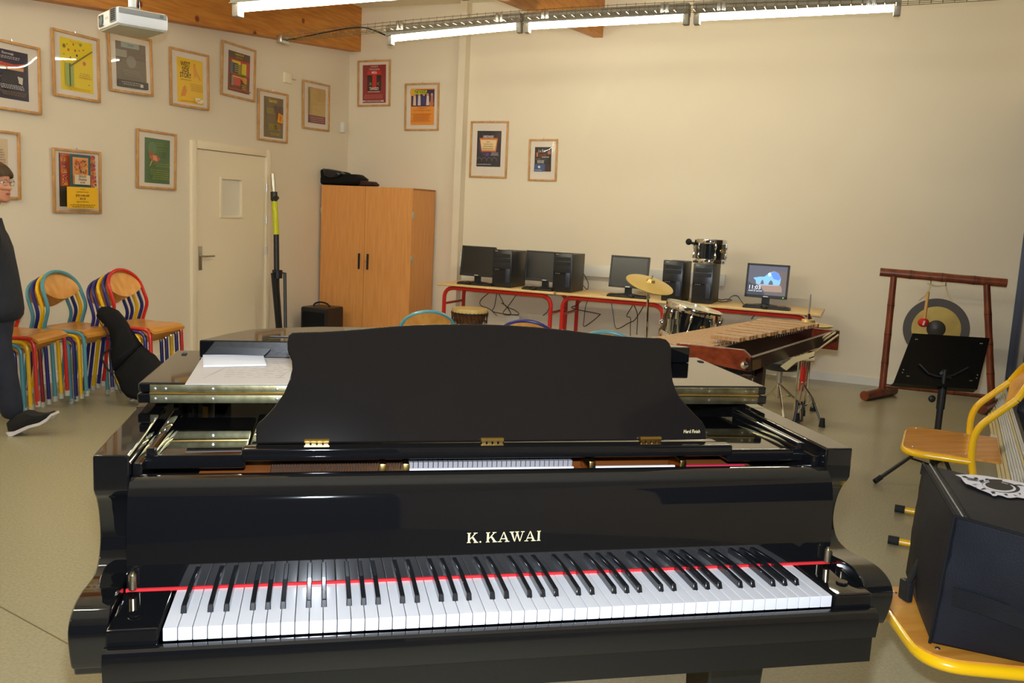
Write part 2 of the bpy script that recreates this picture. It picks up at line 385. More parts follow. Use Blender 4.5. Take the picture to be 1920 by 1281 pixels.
g = MB(); lbox(g, wa.y, wb.y, -.02, -.012, wb.z, wa.z); g.build('pane', mat('frosted_pane', c8(226, 220, 202), .3), leaf)
h = pL(374, 480, 0)
g = MB(); lbox(g, h.y-.022, h.y+.022, X1, X1+.008, h.z-.13, h.z+.09, None, .003); hp = g.build('handle_plate', M_steel, leaf)
g = MB(); g.tube([ROOM @ Vector(q) for q in ((X1, h.y, h.z), (X1+.05, h.y, h.z), (X1+.055, h.y+.13, h.z))], .009); g.build('lever', M_steel, leaf)
for zz in (DZ-.30, DZ-.62, .95):
    g = MB(); g.tube([W(.03, DY1+.0, zz-.04), W(.03, DY1+.0, zz+.04)], .009); g.build('hinge', M_steel, dr)

# ================================================================ LIGHT FIXTURES
M_tube = mat('fluorescent_tube', (1, 1, 1), .5, emit=((1.0, .945, .735), TUBE_STRENGTH))
M_fix = mat('fixture_body', c8(160, 154, 142), .6)
def fixture(p, q, label, group='fluorescent battens under the ceiling'):
    """p, q: room coordinates of the two ends of the batten (its tube hangs below)"""
    P, Qv = W(*p), W(*q); d = (Qv-P); ln = d.length; a = math.atan2(d.y, d.x); tilt = math.asin(d.z/ln)
    t = thing('batten_light', label, 'light', P, 0, group); t.rotation_euler = (0, -tilt, a)
    Mx = Matrix.Identity(4)
    MB().box((0, -.045, 0), (ln, .05, .075), None, None, .008).build('housing', M_fix, t, True)
    g = MB(); g.prism([(0, -.052, -.006), (0, -.03, .006), (0, .03, .006), (0, .052, -.006), (0, .052, -.001), (0, .03, .010), (0, -.03, .010), (0, -.052, -.001)], (ln, 0, 0)); g.build('reflector', M_fix, t, True)
    for x in (.0, ln-.045): MB().box((x, -.03, -.075), (x+.045, .03, 0), None, None, .008).build('lamp_holder', M_fix, t, True)
    tp_pts.append((P+Vector((0, 0, -.03)), Qv+Vector((0, 0, -.03))))
    MB().tube([(.045, 0, -.032), (ln-.045, 0, -.032)], .0145, n=12).build('lamp', M_tube, t, True)
    return t
tp_pts = []
OFF = 2.1
L1 = [(728, 68, 979, 43), (984, 44, 1293, 27), (1302, 27, 1690, 8)]
nm = ['batten light nearest the left wall over the wardrobe', 'middle batten light in front of the short beam', 'longest batten light over the computer screen']
for (x0, y0, x1, y1), s in zip(L1, nm): fixture(pB(x0, y0, OFF), pB(x1, y1, OFF), s)
r0 = pB(440, 8, 4.4); r1 = pB(655, -24, 4.4); dd = r1-r0; dd.z = 0
fixture(r0, r0+dd.normalized()*1.5+Vector((0, 0, .04)), 'cut off batten light below the timber beam at top edge')
zz = r0.z
for (x, y, s_) in ((.2, -5.9, 'unseen batten light added on the stacked chairs side to brighten the left wall'), (.5, -7.2, 'batten light over the walking person, outside the view'), (2.1, -7.2, 'batten light left of the photographer, outside the view'), (.5, -9.6, 'unseen batten light added far behind the walking person to brighten the left wall')):  # first and last are unseen, added only to brighten the left wall
    fixture(Vector((x, y, 3.0)), Vector((x+1.5, y, 3.0)), s_)
# wire cable tray above the first row
p0 = pB(536, 76, 2.2); p1 = pB(1690, 3, 2.2); p0z = pB(640, 61, 2.2)
ct = thing('cable_tray', 'long wire basket cable tray above the row of lights', 'cable tray', W(*p0), RA)
A = Vector((p0.x, -2.2, p0.z)); B_ = Vector((p1.x+.6, -2.2, p1.z)); nseg = 78
def trp(t):
    xm = A.x+(B_.x-A.x)*t; zt = A.z+(B_.z-A.z)*t; return Vector((xm, -2.2, zt+.06*math.sin(math.pi*min(1, t*1.15))*.9))
def trl(dy, dz): return [W(*(trp(i/20)+Vector((0, dy, dz)))) for i in range(21)]
for dy, dz in ((-.05, 0), (0, 0), (.05, 0), (-.05, .05), (.05, .05), (-.05, .025)):
    MB().tube(trl(dy, dz), .0022, n=4).build('wire', M_galv, ct)
g = MB().tube([Vector(q) for q in ((0, -.05, .06), (0, -.05, 0), (0, .05, 0), (0, .05, .06))], .002, n=4)
rung0 = g.build('rung', M_galv, ct, True)
rung0.location = L(W(*trp(0)))-p0
for i in range(1, nseg):
    q = trp(i/nseg)-p0; dup_part(rung0, q)
for px_ in (755, 940, 1025, 1247, 1352, 1630):
    tt = (pB(px_, 50, 2.2).x-A.x)/(B_.x-A.x); q = trp(tt)
    g = MB(); rbox(g, (q.x-.03, q.y-.06, q.z-.015), (q.x-.005, q.y-.045, q.z+.045), None, .004); rbox(g, (q.x+.005, q.y-.06, q.z-.015), (q.x+.03, q.y-.045, q.z+.045), None, .004); g.build('clamp', M_steel, ct)
g = MB().tube([W(*q) for q in smoothpath([p0+Vector((-.05, .02, 0)), trp(.08)+Vector((0, -.05, .02)), trp(.125)+Vector((0, -.07, .03)), trp(.155)+Vector((0, -.07, .015)), pB(725, 67, 2.1)], 5)], .006, n=6)
tag(g.build('power_cable', M_plastic), 'black power cable looping along the wire tray by the corner', 'cable')
g = MB(); rbox(g, (p0.x-.06, -2.26, p0.z-.03), (p0.x, -2.14, p0.z+.04), None, .01); tag(g.build('junction_bracket', M_steel), 'steel bracket end of tray fixed to the timber beam', 'bracket')

# ================================================================ WALL FITTINGS
def wallbox(name, label, cat, px0, py0, px1, py1, wall, depth, m, extra=None):
    f = pL if wall == 'L' else pB
    a = f(px0, py0, 0); b = f(px1, py1, 0); off = .12 if False else 0
    o = thing(name, label, cat, W((a.x+b.x)/2, (a.y+b.y)/2, (a.z+b.z)/2), RA)
    g = MB()
    if wall == 'L': rbox(g, (0, a.y, b.z), (depth, b.y, a.z), None, .006)
    else: rbox(g, (a.x, -depth, b.z), (b.x, .05, a.z), None, .006)
    g.build('housing', m, o); return o, a, b
o, a, b = wallbox('wall_clock_box', 'small pale square junction box high on the left wall', 'box', 530, 135, 545, 158, 'L', .03, M_door)
g = MB(); rbox(g, (.04, a.y+.10, b.z+.05), (.055, a.y+.16, a.z-.06), None, .004); g.build('socket', M_steel, o)
o, a, b = wallbox('motion_sensor', 'small white motion sensor in corner beside the red poster', 'sensor', 637, 229, 641.5, 249, 'L', .05, M_white)
wallbox('wall_socket', 'white wall socket box under the first computer table', 'socket', 948, 591, 972, 616, 'B', -.02, M_white)

# ceiling projector hung near the camera
pj0 = CAM+ray(219, 43.5)*4.3; u_ = Vector((_rt.x, _rt.y, 0)).normalized(); f_ = Vector((_f.x, _f.y, 0)).normalized(); tH = math.radians(48.7)
dl = (-u_*math.cos(tH)+f_*math.sin(tH)); drr = (u_*math.sin(tH)+f_*math.cos(tH)); Wp, Dp, Hp = .31, .25, .084
prj = thing('projector', 'white ceiling projector with square lens window hung above the posters', 'projector', pj0+dl*Wp/2+drr*Dp/2+Vector((0, 0, Hp)))
MP = Matrix((( -dl.x, drr.x, 0, pj0.x), (-dl.y, drr.y, 0, pj0.y), (0, 0, 1, pj0.z), (0, 0, 0, 1)))    # local: x towards the near corner (0), -x to the lens end, y depth
M_prj = mat('projector_white', c8(232, 234, 236), .4); M_prg = mat('projector_grey', c8(150, 152, 150), .5)
MB().box((-Wp, 0, 0), (0, Dp, Hp), None, MP, .016).build('body', M_prj, prj)
MB().box((-Wp+.012, .012, -.004), (-.012, Dp-.012, .004), None, MP, .003).build('base_plate', mat('projector_base', c8(178, 172, 150), .5), prj)
g = MB(); g.box((-Wp+.035, -.004, .012), (-Wp+.105, .004, .068), None, MP, .004); lw_ = g.build('lens_window', mat('lens_dark', c8(40, 38, 52), .2), prj)
MB().lathe([(0, .006), (.019, .004), (.024, 0), (.0, 0)], n=20, M=MP @ Matrix.Translation((-Wp+.076, -.004, .042)) @ Matrix.Rotation(math.pi/2, 4, 'X')).build('lens', mat('lens_glass', c8(96, 110, 112), .08), lw_)
g = MB(); g.box((-.098, -.005, .014), (-.012, .003, .078), None, MP, .006); vt = g.build('vent', M_prg, prj)
g = MB()
for i in range(4):
    for j in range(6): g.box((-.076+i*.017, -.007, .019+j*.0095), (-.064+i*.017, -.004, .0255+j*.0095), None, MP)
o = g.build('vent_slots', mat('vent_dark', (.01, .01, .012), .6), vt); o['kind'] = 'stuff'
MB().box((-.004, .01, .052), (.003, Dp-.01, .078), None, MP, .003).build('side_band', M_prg, prj)
MB().box((.0, Dp-.045, .058), (.005, Dp-.025, .074), None, MP, .002).build('remote_window', mat('green_grey', c8(110, 124, 116), .3), prj)
vs, fs = text_geo('EPSON', 1, 'CENTER'); g = MB(); g.add([MP @ Vector((-.150+q.x*.016, -.0015, .042+q.z*.016)) for q in vs], fs); g.build('lettering', mat('logo_grey', c8(140, 140, 140), .5), prj, smooth=0)
for k in range(3): MB().box((-Wp+.02, .05+.05*k, Hp-.002), (-Wp+.05, .06+.05*k, Hp+.003), None, MP, .001).build('button', M_prg, prj)
cpt = MP @ Vector((-Wp*.5, Dp*.5, Hp))
MB().lathe([(0, 0), (.075, 0), (.075, .012), (.03, .03), (.0, .03)], n=28, M=Matrix.Translation(cpt)).build('mount_plate', M_prg, prj)
MB().tube([cpt, Vector((cpt.x, cpt.y, ZC))], .02, n=14).build('drop_pole', M_prj, prj)
for k in range(2):
    a = MP @ Vector((-Wp*.95+.2*k, Dp*.7, Hp+.004)); MB().tube(smoothpath([a, a*.5+cpt*.5+Vector((0, 0, .015)), cpt+Vector((.03, .0, .06)), cpt+Vector((.026, 0, .4)), Vector((cpt.x+.026, cpt.y, ZC))], 5), .005, n=6).build('cable', M_plastic, prj)

# ================================================================ POSTERS
M_print_back = mat('passepartout', c8(226, 214, 200), .6)
class Art:
    def __init__(s, w, h): s.w = w; s.h = h; s.g = MB(); s.t = MB(); s.k = 0
    def y(s): s.k += 1; return -.0004*s.k
    def P(s, u, v): return Vector(((u-.5)*s.w, 0, (.5-v)*s.h))
    def poly(s, pts, col):
        yy = s.y(); vs = [s.P(*p)+Vector((0, yy, 0)) for p in pts]; s.g.add(vs, [list(range(len(vs)))], ink(*col)); return s
    def rect(s, u0, v0, u1, v1, col): return s.poly([(u0, v1), (u1, v1), (u1, v0), (u0, v0)], col)
    def circ(s, u, v, r, col, n=12):
        return s.poly([(u+r*math.cos(-2*math.pi*i/n), v-r*s.w/s.h*math.sin(-2*math.pi*i/n)) for i in range(n)][::-1], col)
    def text(s, body, u, v, size, col, sx=1, bold=False):            # size: share of print height
        vs, fs = text_geo(body, 1.0, 'CENTER', bold); c = s.P(u, v); k = size*s.h*1.25; yy = s.y()
        s.t.add([Vector((q.x*k*sx, yy, q.z*k))+c for q in vs], fs, ink(*col)); return s
def poster(name, label, px, wall, pr, art, bw=.019):
    f = pL if wall == 'L' else pB
    off = 0 if wall == 'L' else POFF.get(name, -.12)
    c = [f(x, y, off) for x, y in px]; ux = (lambda q: q.y) if wall == 'L' else (lambda q: q.x)
    cen = (c[0]+c[1]+c[2]+c[3])/4
    w_ = ((ux(c[1])-ux(c[0]))+(ux(c[2])-ux(c[3])))/2; h_ = ((c[0].z-c[3].z)+(c[1].z-c[2].z))/2
    tilt = (math.atan2(c[1].z-c[0].z, ux(c[1])-ux(c[0]))+math.atan2(c[2].z-c[3].z, ux(c[2])-ux(c[3])))/2
    side = (math.atan2(ux(c[3])-ux(c[0]), c[0].z-c[3].z)+math.atan2(ux(c[2])-ux(c[1]), c[1].z-c[2].z))/2
    tilt = max(-.05, min(.05, (tilt*.4+side*.6)))
    pos = W(.004+abs(LEAN.get(name, (.01, 0))[0])*.35+abs(LEAN.get(name, (0, 0))[1])*.2, cen.y, cen.z) if wall == 'L' else W(cen.x, (.12 if off else .05)-.003, cen.z)
    rz = RA+math.pi/2 if wall == 'L' else RA
    if wall == 'B': pos = W(cen.x, -off-.003, cen.z)
    t = thing('framed_poster', label, 'poster', pos, rz+LEAN.get(name, (0, 0))[1], 'framed concert posters on the walls', -tilt); del t['group']
    t.rotation_euler.x = LEAN.get(name, (.01, 0))[0]
    d = .018; hw, hh = w_/2, h_/2
    for (x0, x1, z0, z1) in ((-hw, -hw+bw, -hh, hh), (hw-bw, hw, -hh, hh), (-hw+bw, hw-bw, hh-bw, hh), (-hw+bw, hw-bw, -hh, -hh+bw)):
        MB().box((x0, -d, z0), (x1, 0, z1), None, None, .003).build('frame_rail', M_frame, t, True)
    MB().box((-hw+bw, -.004, -hh+bw), (hw-bw, -.001, hh-bw)).build('mount', M_print_back, t, True)
    pw, ph = w_*(pr[2]-pr[0]), h_*(pr[3]-pr[1]); pc = Vector((w_*((pr[0]+pr[2])/2-.5), -.0048, h_*(.5-(pr[1]+pr[3])/2)))
    A_ = Art(pw, ph); art(A_)
    A_.g.v = [v+pc for v in A_.g.v]; A_.t.v = [v+pc for v in A_.t.v]
    pr_ = A_.g.build('print', None, t, True, smooth=0)
    if A_.t.v: A_.t.build('lettering', None, pr_, True, smooth=0)
    g = MB(); n = 12; rp_ = random.Random(name); ca, cb_ = rp_.uniform(-.25, .25), rp_.uniform(-.3, .3)            # thin acrylic, bowed a few millimetres
    gv = [((u/n*2-1), (v/n*2-1)) for u in range(n+1) for v in range(n+1)]
    g.add([((hw-bw)*u, -.0085-.010*(1-u*u)*(1-v*v)*(1+ca*u+cb_*v), (hh-bw)*v) for u, v in gv], [(i*(n+1)+j, (i+1)*(n+1)+j, (i+1)*(n+1)+j+1, i*(n+1)+j+1) for i in range(n) for j in range(n)]); g.build('pane', M_pane, t, True, smooth=180)
    MB().tube([(0, -.006, hh-.002), (0, -.006, hh+.014)], .004, n=6).build('hanger', M_steel, t, True)
    return t
POFF = {}
LEAN = {'y': (-.012, 0), 'dark_l': (-.012, 0), 'g': (-.010, -.05), 'ws': (-.004, -.05)}
def lines(a, u, v0, v1, n, col, ws, words=None):                      # small unreadable rows of type
    rnd = random.Random(int(v0*1000)+n)
    for i in range(n):
        v = v0+(v1-v0)*(i+.5)/n; hw = ws*(.75+.25*rnd.random())/2; x = u-hw
        while x < u+hw:
            l = .02+.05*rnd.random(); a.rect(x, v-(v1-v0)/n*.22, min(x+l, u+hw), v+(v1-v0)/n*.22, col); x += l+.018
def art_dark(a):
    a.rect(0, 0, 1, 1, (44, 38, 62)); a.text("l'Encore aveugle", .44, .07, .055, (214, 208, 200), .62, True); lines(a, .45, .12, .19, 2, (190, 184, 180), .7)
    a.poly([(.05, .23), (.3, .27), (.6, .28), (.86, .24), (.85, .36), (.1, .36)], (186, 62, 46)); a.poly([(.1, .34), (.85, .34), (.84, .40), (.14, .40)], (206, 160, 110))
    a.poly([(.2, .56), (.36, .50), (.40, .58), (.24, .60)], (210, 204, 206)); a.poly([(.52, .50), (.82, .53), (.80, .68), (.52, .60)], (206, 196, 180))
    a.circ(.45, .62, .25, (34, 32, 44)); lines(a, .5, .70, .80, 3, (200, 194, 200), .8); lines(a, .5, .84, .94, 3, (120, 96, 62), .8)
def art_yel(a):
    a.rect(0, 0, 1, 1, (232, 204, 20)); a.text("Musique de la Bretagne", .5, .05, .045, (214, 120, 40), .6)
    for (u, v, r, c) in ((.12, .16, .05, (130, 110, 20)), (.25, .22, .035, (200, 90, 30)), (.4, .1, .03, (180, 110, 30)), (.62, .08, .045, (150, 160, 40)), (.45, .21, .03, (206, 80, 40)), (.5, .3, .03, (60, 60, 70)), (.3, .36, .022, (120, 90, 30)), (.7, .17, .02, (190, 90, 40)), (.72, .43, .05, (214, 90, 70)), (.1, .32, .018, (150, 120, 40)), (.85, .84, .02, (150, 140, 50)), (.2, .12, .02, (150, 150, 50)), (.56, .2, .02, (150, 110, 40))): a.circ(u, v, r, c)
    a.rect(.12, .48, .38, .92, (160, 176, 90)); a.rect(.24, .48, .28, .92, (70, 84, 50)); a.poly([(.26, .52), (.28, .55), (.98, .17), (.97, .15)], (128, 106, 50))
    lines(a, .72, .62, .74, 3, (196, 150, 40), .4); lines(a, .5, .93, .985, 2, (206, 140, 30), .8)
def art_grey(a):
    a.rect(0, 0, 1, 1, (126, 114, 100)); a.rect(.18, 0, .78, .12, (156, 166, 160)); a.rect(.0, .18, .36, .34, (160, 156, 140)); a.rect(0, .34, 1, .36, (106, 96, 84))
    a.circ(.5, .42, .16, (146, 140, 130)); a.text("Concert", .5, .055, .05, (80, 78, 74), .8); lines(a, .5, .6, .76, 4, (150, 140, 126), .7); a.rect(.0, .84, 1, 1, (92, 84, 80)); lines(a, .42, .87, .96, 2, (170, 164, 150), .7); a.rect(.7, .9, .8, .97, (210, 204, 196))
def art_side(a):
    a.rect(0, 0, 1, 1, (240, 194, 46))
    for i, s in enumerate(("WEST", "SIDE", "STORY")): a.text(s, .32, .14+.125*i, .125, (50, 42, 34), .72, True)
    a.poly([(.62, .10), (.70, .08), (.72, .2), (.82, .32), (.92, .44), (.88, .46), (.74, .36), (.66, .42), (.64, .3)], (232, 160, 60)); a.poly([(.15, .86), (.22, .66), (.30, .60), (.36, .72), (.30, .84)], (230, 140, 50))
    lines(a, .72, .54, .72, 4, (206, 150, 50), .5); lines(a, .3, .47, .5, 1, (150, 110, 40), .4)
    for i in range(9): a.circ(.66+.04*(i % 5)*1.6, .88+.035*(i//3), .035, (236, 226, 200))
    lines(a, .35, .94, .98, 1, (206, 120, 40), .6)
def art_folk(a):
    a.rect(0, 0, 1, 1, (128, 62, 46)); a.rect(0, 0, 1, .16, (94, 66, 44)); a.text("musique du sud", .5, .05, .07, (222, 196, 40), .62, True); a.text("danse et chants", .5, .125, .055, (216, 160, 60), .62)
    a.rect(.12, .2, .96, .56, (206, 62, 52)); a.rect(.16, .22, .56, .32, (228, 196, 30)); a.rect(.1, .26, .2, .54, (92, 106, 140)); a.rect(.2, .28, .44, .54, (66, 72, 62)); a.rect(.44, .3, .58, .54, (150, 140, 60)); a.rect(.6, .25, .82, .53, (216, 204, 30)); a.rect(.5, .53, .82, .57, (110, 130, 40))
    a.rect(.18, .6, .82, .66, (224, 170, 60)); a.rect(.14, .62, .22, .86, (134, 150, 110)); a.rect(.22, .64, .56, .84, (206, 70, 60)); a.poly([(.56, .62), (.84, .62), (.84, .8), (.66, .72)], (226, 150, 50)); a.rect(.58, .76, .86, .94, (110, 84, 50))
    lines(a, .72, .78, .92, 3, (220, 190, 90), .22); lines(a, .32, .31, .52, 4, (196, 176, 60), .16); a.rect(0, .93, 1, .96, (176, 92, 50))
def art_kaam(a):
    a.rect(0, 0, 1, 1, (120, 102, 72)); a.text("Kaamelott", .47, .09, .10, (226, 190, 40), .62, True); a.rect(.5, .2, 1, .38, (96, 78, 76)); lines(a, .32, .27, .42, 4, (182, 170, 50), .48)
    a.poly([(.7, .36), (.96, .42), (.92, .62), (.64, .6)], (228, 160, 30)); a.poly([(.76, .42), (.88, .45), (.84, .58), (.74, .56)], (216, 112, 50)); lines(a, .45, .66, .82, 4, (196, 180, 50), .6); lines(a, .45, .88, .95, 2, (186, 172, 50), .5); a.circ(.62, .72, .1, (150, 110, 50))
def art_beige(a):
    a.rect(0, 0, 1, 1, (200, 168, 104)); a.rect(0, .78, 1, 1, (116, 68, 84)); lines(a, .5, .81, .98, 3, (206, 140, 110), .8)
    for i in range(24): u = random.random()*.9; v = .1+random.random()*.62; a.rect(u, v, u+.08, v+.012, (186, 146, 88))
    a.rect(0, 0, .12, .78, (186, 162, 110))
def art_green(a):
    a.rect(0, 0, 1, 1, (74, 108, 66)); a.circ(.3, .22, .18, (98, 128, 92)); a.poly([(.14, .28), (.3, .33), (.5, .38), (.62, .45), (.48, .52), (.3, .50), (.18, .42)], (196, 92, 62)); a.poly([(.3, .36), (.46, .38), (.5, .5), (.34, .48)], (226, 150, 110)); a.poly([(.26, .5), (.3, .5), (.22, .62), (.18, .62)], (214, 170, 90))
    for r in ((.6, .08, .34), (.62, .2, .3), (.3, .3, .2)): lines(a, r[0], r[1], r[1]+.09, 2, (120, 140, 50), .4)
    lines(a, .5, .68, .92, 5, (140, 150, 50), .8); lines(a, .55, .54, .64, 2, (130, 140, 54), .7)
def art_sud(a):
    a.rect(.0, 0, 1, 1, (60, 56, 40)); a.rect(.03, .0, .98, .62, (206, 96, 52))
    rnd = random.Random(3)
    for side in (0, .78):
        for k in range(8):
            a.rect(side+.04, .01+k*.075, side+.20, .075+k*.075, [(206, 92, 56), (216, 128, 60), (186, 70, 70)][k % 3])
            for _ in range(4): u = side+.05+.12*rnd.random(); v = .015+k*.075+.04*rnd.random(); a.rect(u, v, u+.03, v+.018, [(60, 52, 40), (60, 70, 110), (200, 180, 80)][rnd.randrange(3)])
    a.rect(.22, .01, .80, .62, (46, 96, 100)); a.rect(.29, .06, .73, .57, (222, 148, 84))
    for _ in range(46): u = .31+.36*rnd.random(); v = .10+.28*rnd.random(); a.rect(u, v, u+.04, v+.03, [(206, 86, 50), (226, 170, 50), (110, 70, 60), (60, 80, 60), (214, 120, 60)][rnd.randrange(5)])
    a.rect(.29, .39, .73, .57, (220, 200, 168)); a.text("SERENADE", .51, .42, .045, (70, 84, 70), .66, True); a.text("d'Am\u00e9rique", .51, .475, .05, (130, 50, 46), .66, True); a.text("du Sud", .51, .53, .045, (130, 50, 46), .7, True)
    a.rect(.06, .62, .95, 1.03, (240, 184, 22)); a.text("CONCERT", .5, .66, .026, (90, 70, 20), .8); a.text("conservatoire de musique", .5, .71, .03, (90, 70, 20), .7)
    a.text("JEUDI 14 MAI 2009", .5, .78, .044, (74, 58, 20), .72, True); a.text("20 h 30", .5, .84, .044, (74, 58, 20), .8, True); a.text("\u00e9glise du Mont Dore", .5, .895, .036, (90, 70, 20), .75); lines(a, .5, .94, 1.01, 2, (120, 96, 30), .7)
def art_pale(a):
    a.rect(0, 0, 1, 1, (214, 188, 152)); lines(a, .6, .2, .5, 6, (150, 120, 90), .5)
def art_misa(a):
    a.rect(0, 0, 1, 1, (150, 44, 42)); a.text("CHOEUR ET", .5, .05, .05, (220, 190, 180), .7, True); a.text("Orchestre Symphonie", .5, .115, .05, (220, 190, 180), .6, True)
    a.rect(.2, .16, .8, .26, (206, 40, 34)); a.text("MISA", .5, .205, .075, (240, 226, 210), .8, True); a.rect(.2, .27, .8, .68, (42, 30, 26)); a.rect(.42, .24, .60, .62, (200, 32, 30)); a.circ(.34, .5, .06, (110, 120, 60)); a.circ(.68, .5, .06, (110, 120, 60)); a.rect(.22, .4, .3, .62, (90, 26, 24)); a.rect(.7, .4, .78, .62, (90, 26, 24))
    a.text("TANGO", .5, .63, .085, (240, 232, 220), .75, True); lines(a, .5, .68, .74, 1, (206, 170, 160), .6); lines(a, .5, .78, .9, 3, (212, 120, 110), .86); a.rect(.04, .94, .96, .98, (220, 190, 190)); lines(a, .5, .935, .985, 1, (120, 60, 60), .9)
def art_voix(a):
    a.rect(0, 0, 1, 1, (236, 150, 48)); a.rect(.02, .03, 1, .49, (62, 46, 84)); a.circ(.1, .1, .14, (230, 170, 50)); a.circ(.88, .42, .1, (200, 120, 60))
    for (u, c) in ((.16, (220, 190, 160)), (.36, (214, 200, 210)), (.56, (70, 60, 120)), (.72, (226, 206, 200)), (.9, (190, 120, 80))): a.poly([(u-.06, .46), (u-.04, .2), (u, .14), (u+.05, .2), (u+.07, .46)], c); a.circ(u, .17, .05, (206, 150, 110))
    a.poly([(.1, .04), (.7, .05), (.66, .15), (.16, .16)], (196, 190, 40)); a.text("THE VOICE", .4, .10, .085, (50, 60, 30), .66, True); a.text("vendredi 20 juin 2014", .5, .535, .036, (196, 70, 40), .75, True)
    lines(a, .5, .58, .62, 1, (170, 90, 40), .8); lines(a, .5, .68, .92, 6, (196, 106, 40), .86)
def art_cine(a):
    a.rect(0, 0, 1, 1, (40, 34, 44)); a.circ(.46, .42, .4, (78, 52, 84)); a.poly([(.1, .20), (.86, .20), (.80, .58), (.2, .58)], (206, 120, 50)); a.poly([(.14, .25), (.82, .25), (.76, .54), (.2, .54)], (236, 206, 160))
    a.text("CIN\u00c9CONCERT", .47, .165, .066, (236, 230, 230), .58, True); a.text("Jazz", .47, .30, .06, (110, 70, 50), .9); lines(a, .48, .34, .53, 3, (170, 140, 60), .5); a.circ(.46, .66, .07, (88, 66, 140)); lines(a, .78, .6, .7, 3, (196, 190, 200), .36)
    for u in (.14, .36, .58, .80):
        for k in range(14): t = k/13*math.pi; a.circ(u+.09*math.cos(t)*1.1, .82-.09*math.sin(t)+.02, .010, (150, 146, 150), 6)
    lines(a, .4, .92, .97, 1, (180, 176, 190), .6)
def art_bal(a):
    a.rect(0, 0, 1, 1, (46, 42, 44)); a.text("Le Bal", .42, .16, .13, (206, 206, 196), .8); a.rect(.26, .28, .66, .38, (120, 32, 24)); a.rect(.1, .22, .2, .4, (206, 110, 50)); a.rect(.78, .18, .94, .3, (190, 80, 40)); lines(a, .66, .38, .44, 1, (206, 200, 190), .5)
    lines(a, .22, .48, .52, 1, (170, 160, 90), .3); a.text("BARBATUQUES", .38, .575, .06, (230, 226, 220), .6, True); a.text("RENCONTRES", .38, .645, .06, (230, 226, 220), .6, True); a.rect(0, .7, .66, 1, (62, 84, 130)); a.rect(.7, .7, 1, 1, (70, 40, 36)); a.circ(.3, .82, .08, (220, 220, 230), 5); lines(a, .25, .93, .98, 1, (200, 210, 230), .4)
poster('dark_l', 'dark navy poster with red band, leftmost in the upper row', [(-34, 68), (73, 88), (73, 213.5), (-34, 203)], 'L', (.14, .13, .78, .83), art_dark)
poster('y', 'bright yellow poster with coloured dots and green panel', [(94, 54), (184, 71), (183, 192), (96, 180)], 'L', (.17, .1, .86, .88), art_yel)
poster('g', 'grey brown faded poster just below the projector', [(200.6, 62), (279, 69), (279, 180.5), (201, 171)], 'L', (.17, .14, .86, .90), art_grey)
poster('ws', 'yellow orange poster with bold black title letters, under the beam', [(316, 88.5), (386, 102.6), (385.6, 207), (317, 197.7)], 'L', (.18, .14, .85, .92), art_side)
poster('fk', 'red brown poster with yellow and blue blocks beside the wall box', [(413.8, 76.4), (477.4, 93.4), (474.5, 190), (411, 179)], 'L', (.2, .14, .84, .88), art_folk)
poster('ka', 'olive brown poster with yellow title, above right of the door', [(481.6, 166.6), (537.4, 176), (536.4, 268), (480.7, 263)], 'L', (.2, .12, .85, .92), art_kaam)
poster('be', 'beige poster with purple band at its foot nearest the corner', [(566, 150), (615.4, 159), (614.8, 246.6), (565, 241)], 'L', (.2, .12, .86, .86), art_beige)
poster('gr', 'green poster with red bird shape, directly left of the door', [(254, 242), (328, 250), (327, 357), (253, 352)], 'L', (.2, .13, .84, .90), art_green)
poster('sa', 'orange patterned poster with yellow lower panel above stacked chairs', [(95, 277.7), (186, 283.6), (187, 400), (97.5, 399.3)], 'L', (.13, .07, .86, .90), art_sud)
poster('pl', 'pale sepia poster partly hidden by the walking person', [(-48, 240), (34, 247), (35.5, 373.5), (-46, 372)], 'L', (.2, .12, .72, .84), art_pale)
poster('mi', 'dark red tango concert poster closest to the room corner', [(672, 114.4), (734, 112), (732, 199), (671.4, 200.8)], 'B', (.15, .1, .86, .92), art_misa)
poster('vo', 'orange and purple singers poster left of the wall duct', [(761, 157), (825, 155.6), (823, 245), (759, 245.7)], 'B', (.17, .11, .86, .88), art_voix)
poster('ci', 'black and purple film concert poster right of the wall duct', [(884, 227), (955, 228), (950, 334.4), (880.6, 333)], 'B', (.18, .17, .82, .80), art_cine)
poster('ba', 'small dark poster in white mount, rightmost on back wall', [(993, 261), (1047, 261), (1043.8, 340), (990.6, 339)], 'B', (.21, .19, .79, .77), art_bal)

# ================================================================ GRAND PIANO (world frame: x along the keys, y away from the player)
PN = thing('grand_piano', 'glossy black grand piano with music desk up in the foreground', 'piano', (0, .9, 0))
XO, XI = .764, .702
def pb(name, m, parent=PN, **k): return lambda mb: mb.build(name, m, parent, **k)
prof = [(.600, .118), (.628, .070), (.632, .055), (.652, .050), (.656, .036), (.705, .022), (.731, .024), (.748, .042), (.757, .075), (.757, .115), (.753, .150), (.752, .195), (.762, .228), (.785, .246), (.812, .250), (.850, .243), (.880, .228), (.896, .214), (.908, .206), (.972, .206)]
side = [Vector((0, y, z)) for z, y in prof]
core = smoothpath(side[3:-2], 4); ring = side[:3]+core+side[-2:]+[Vector((0, .60, .972)), Vector((0, .60, .60))]
for s in (-1, 1):
    g = MB(); g.prism([q+Vector((s*XI, 0, 0)) for q in ring], (s*(XO-XI), 0, 0)); o = g.build('arm', M_black, PN)
    bv = o.modifiers.new('b', 'BEVEL'); bv.width = .004; bv.segments = 2; bv.limit_method = 'ANGLE'; bv.angle_limit = math.radians(50)
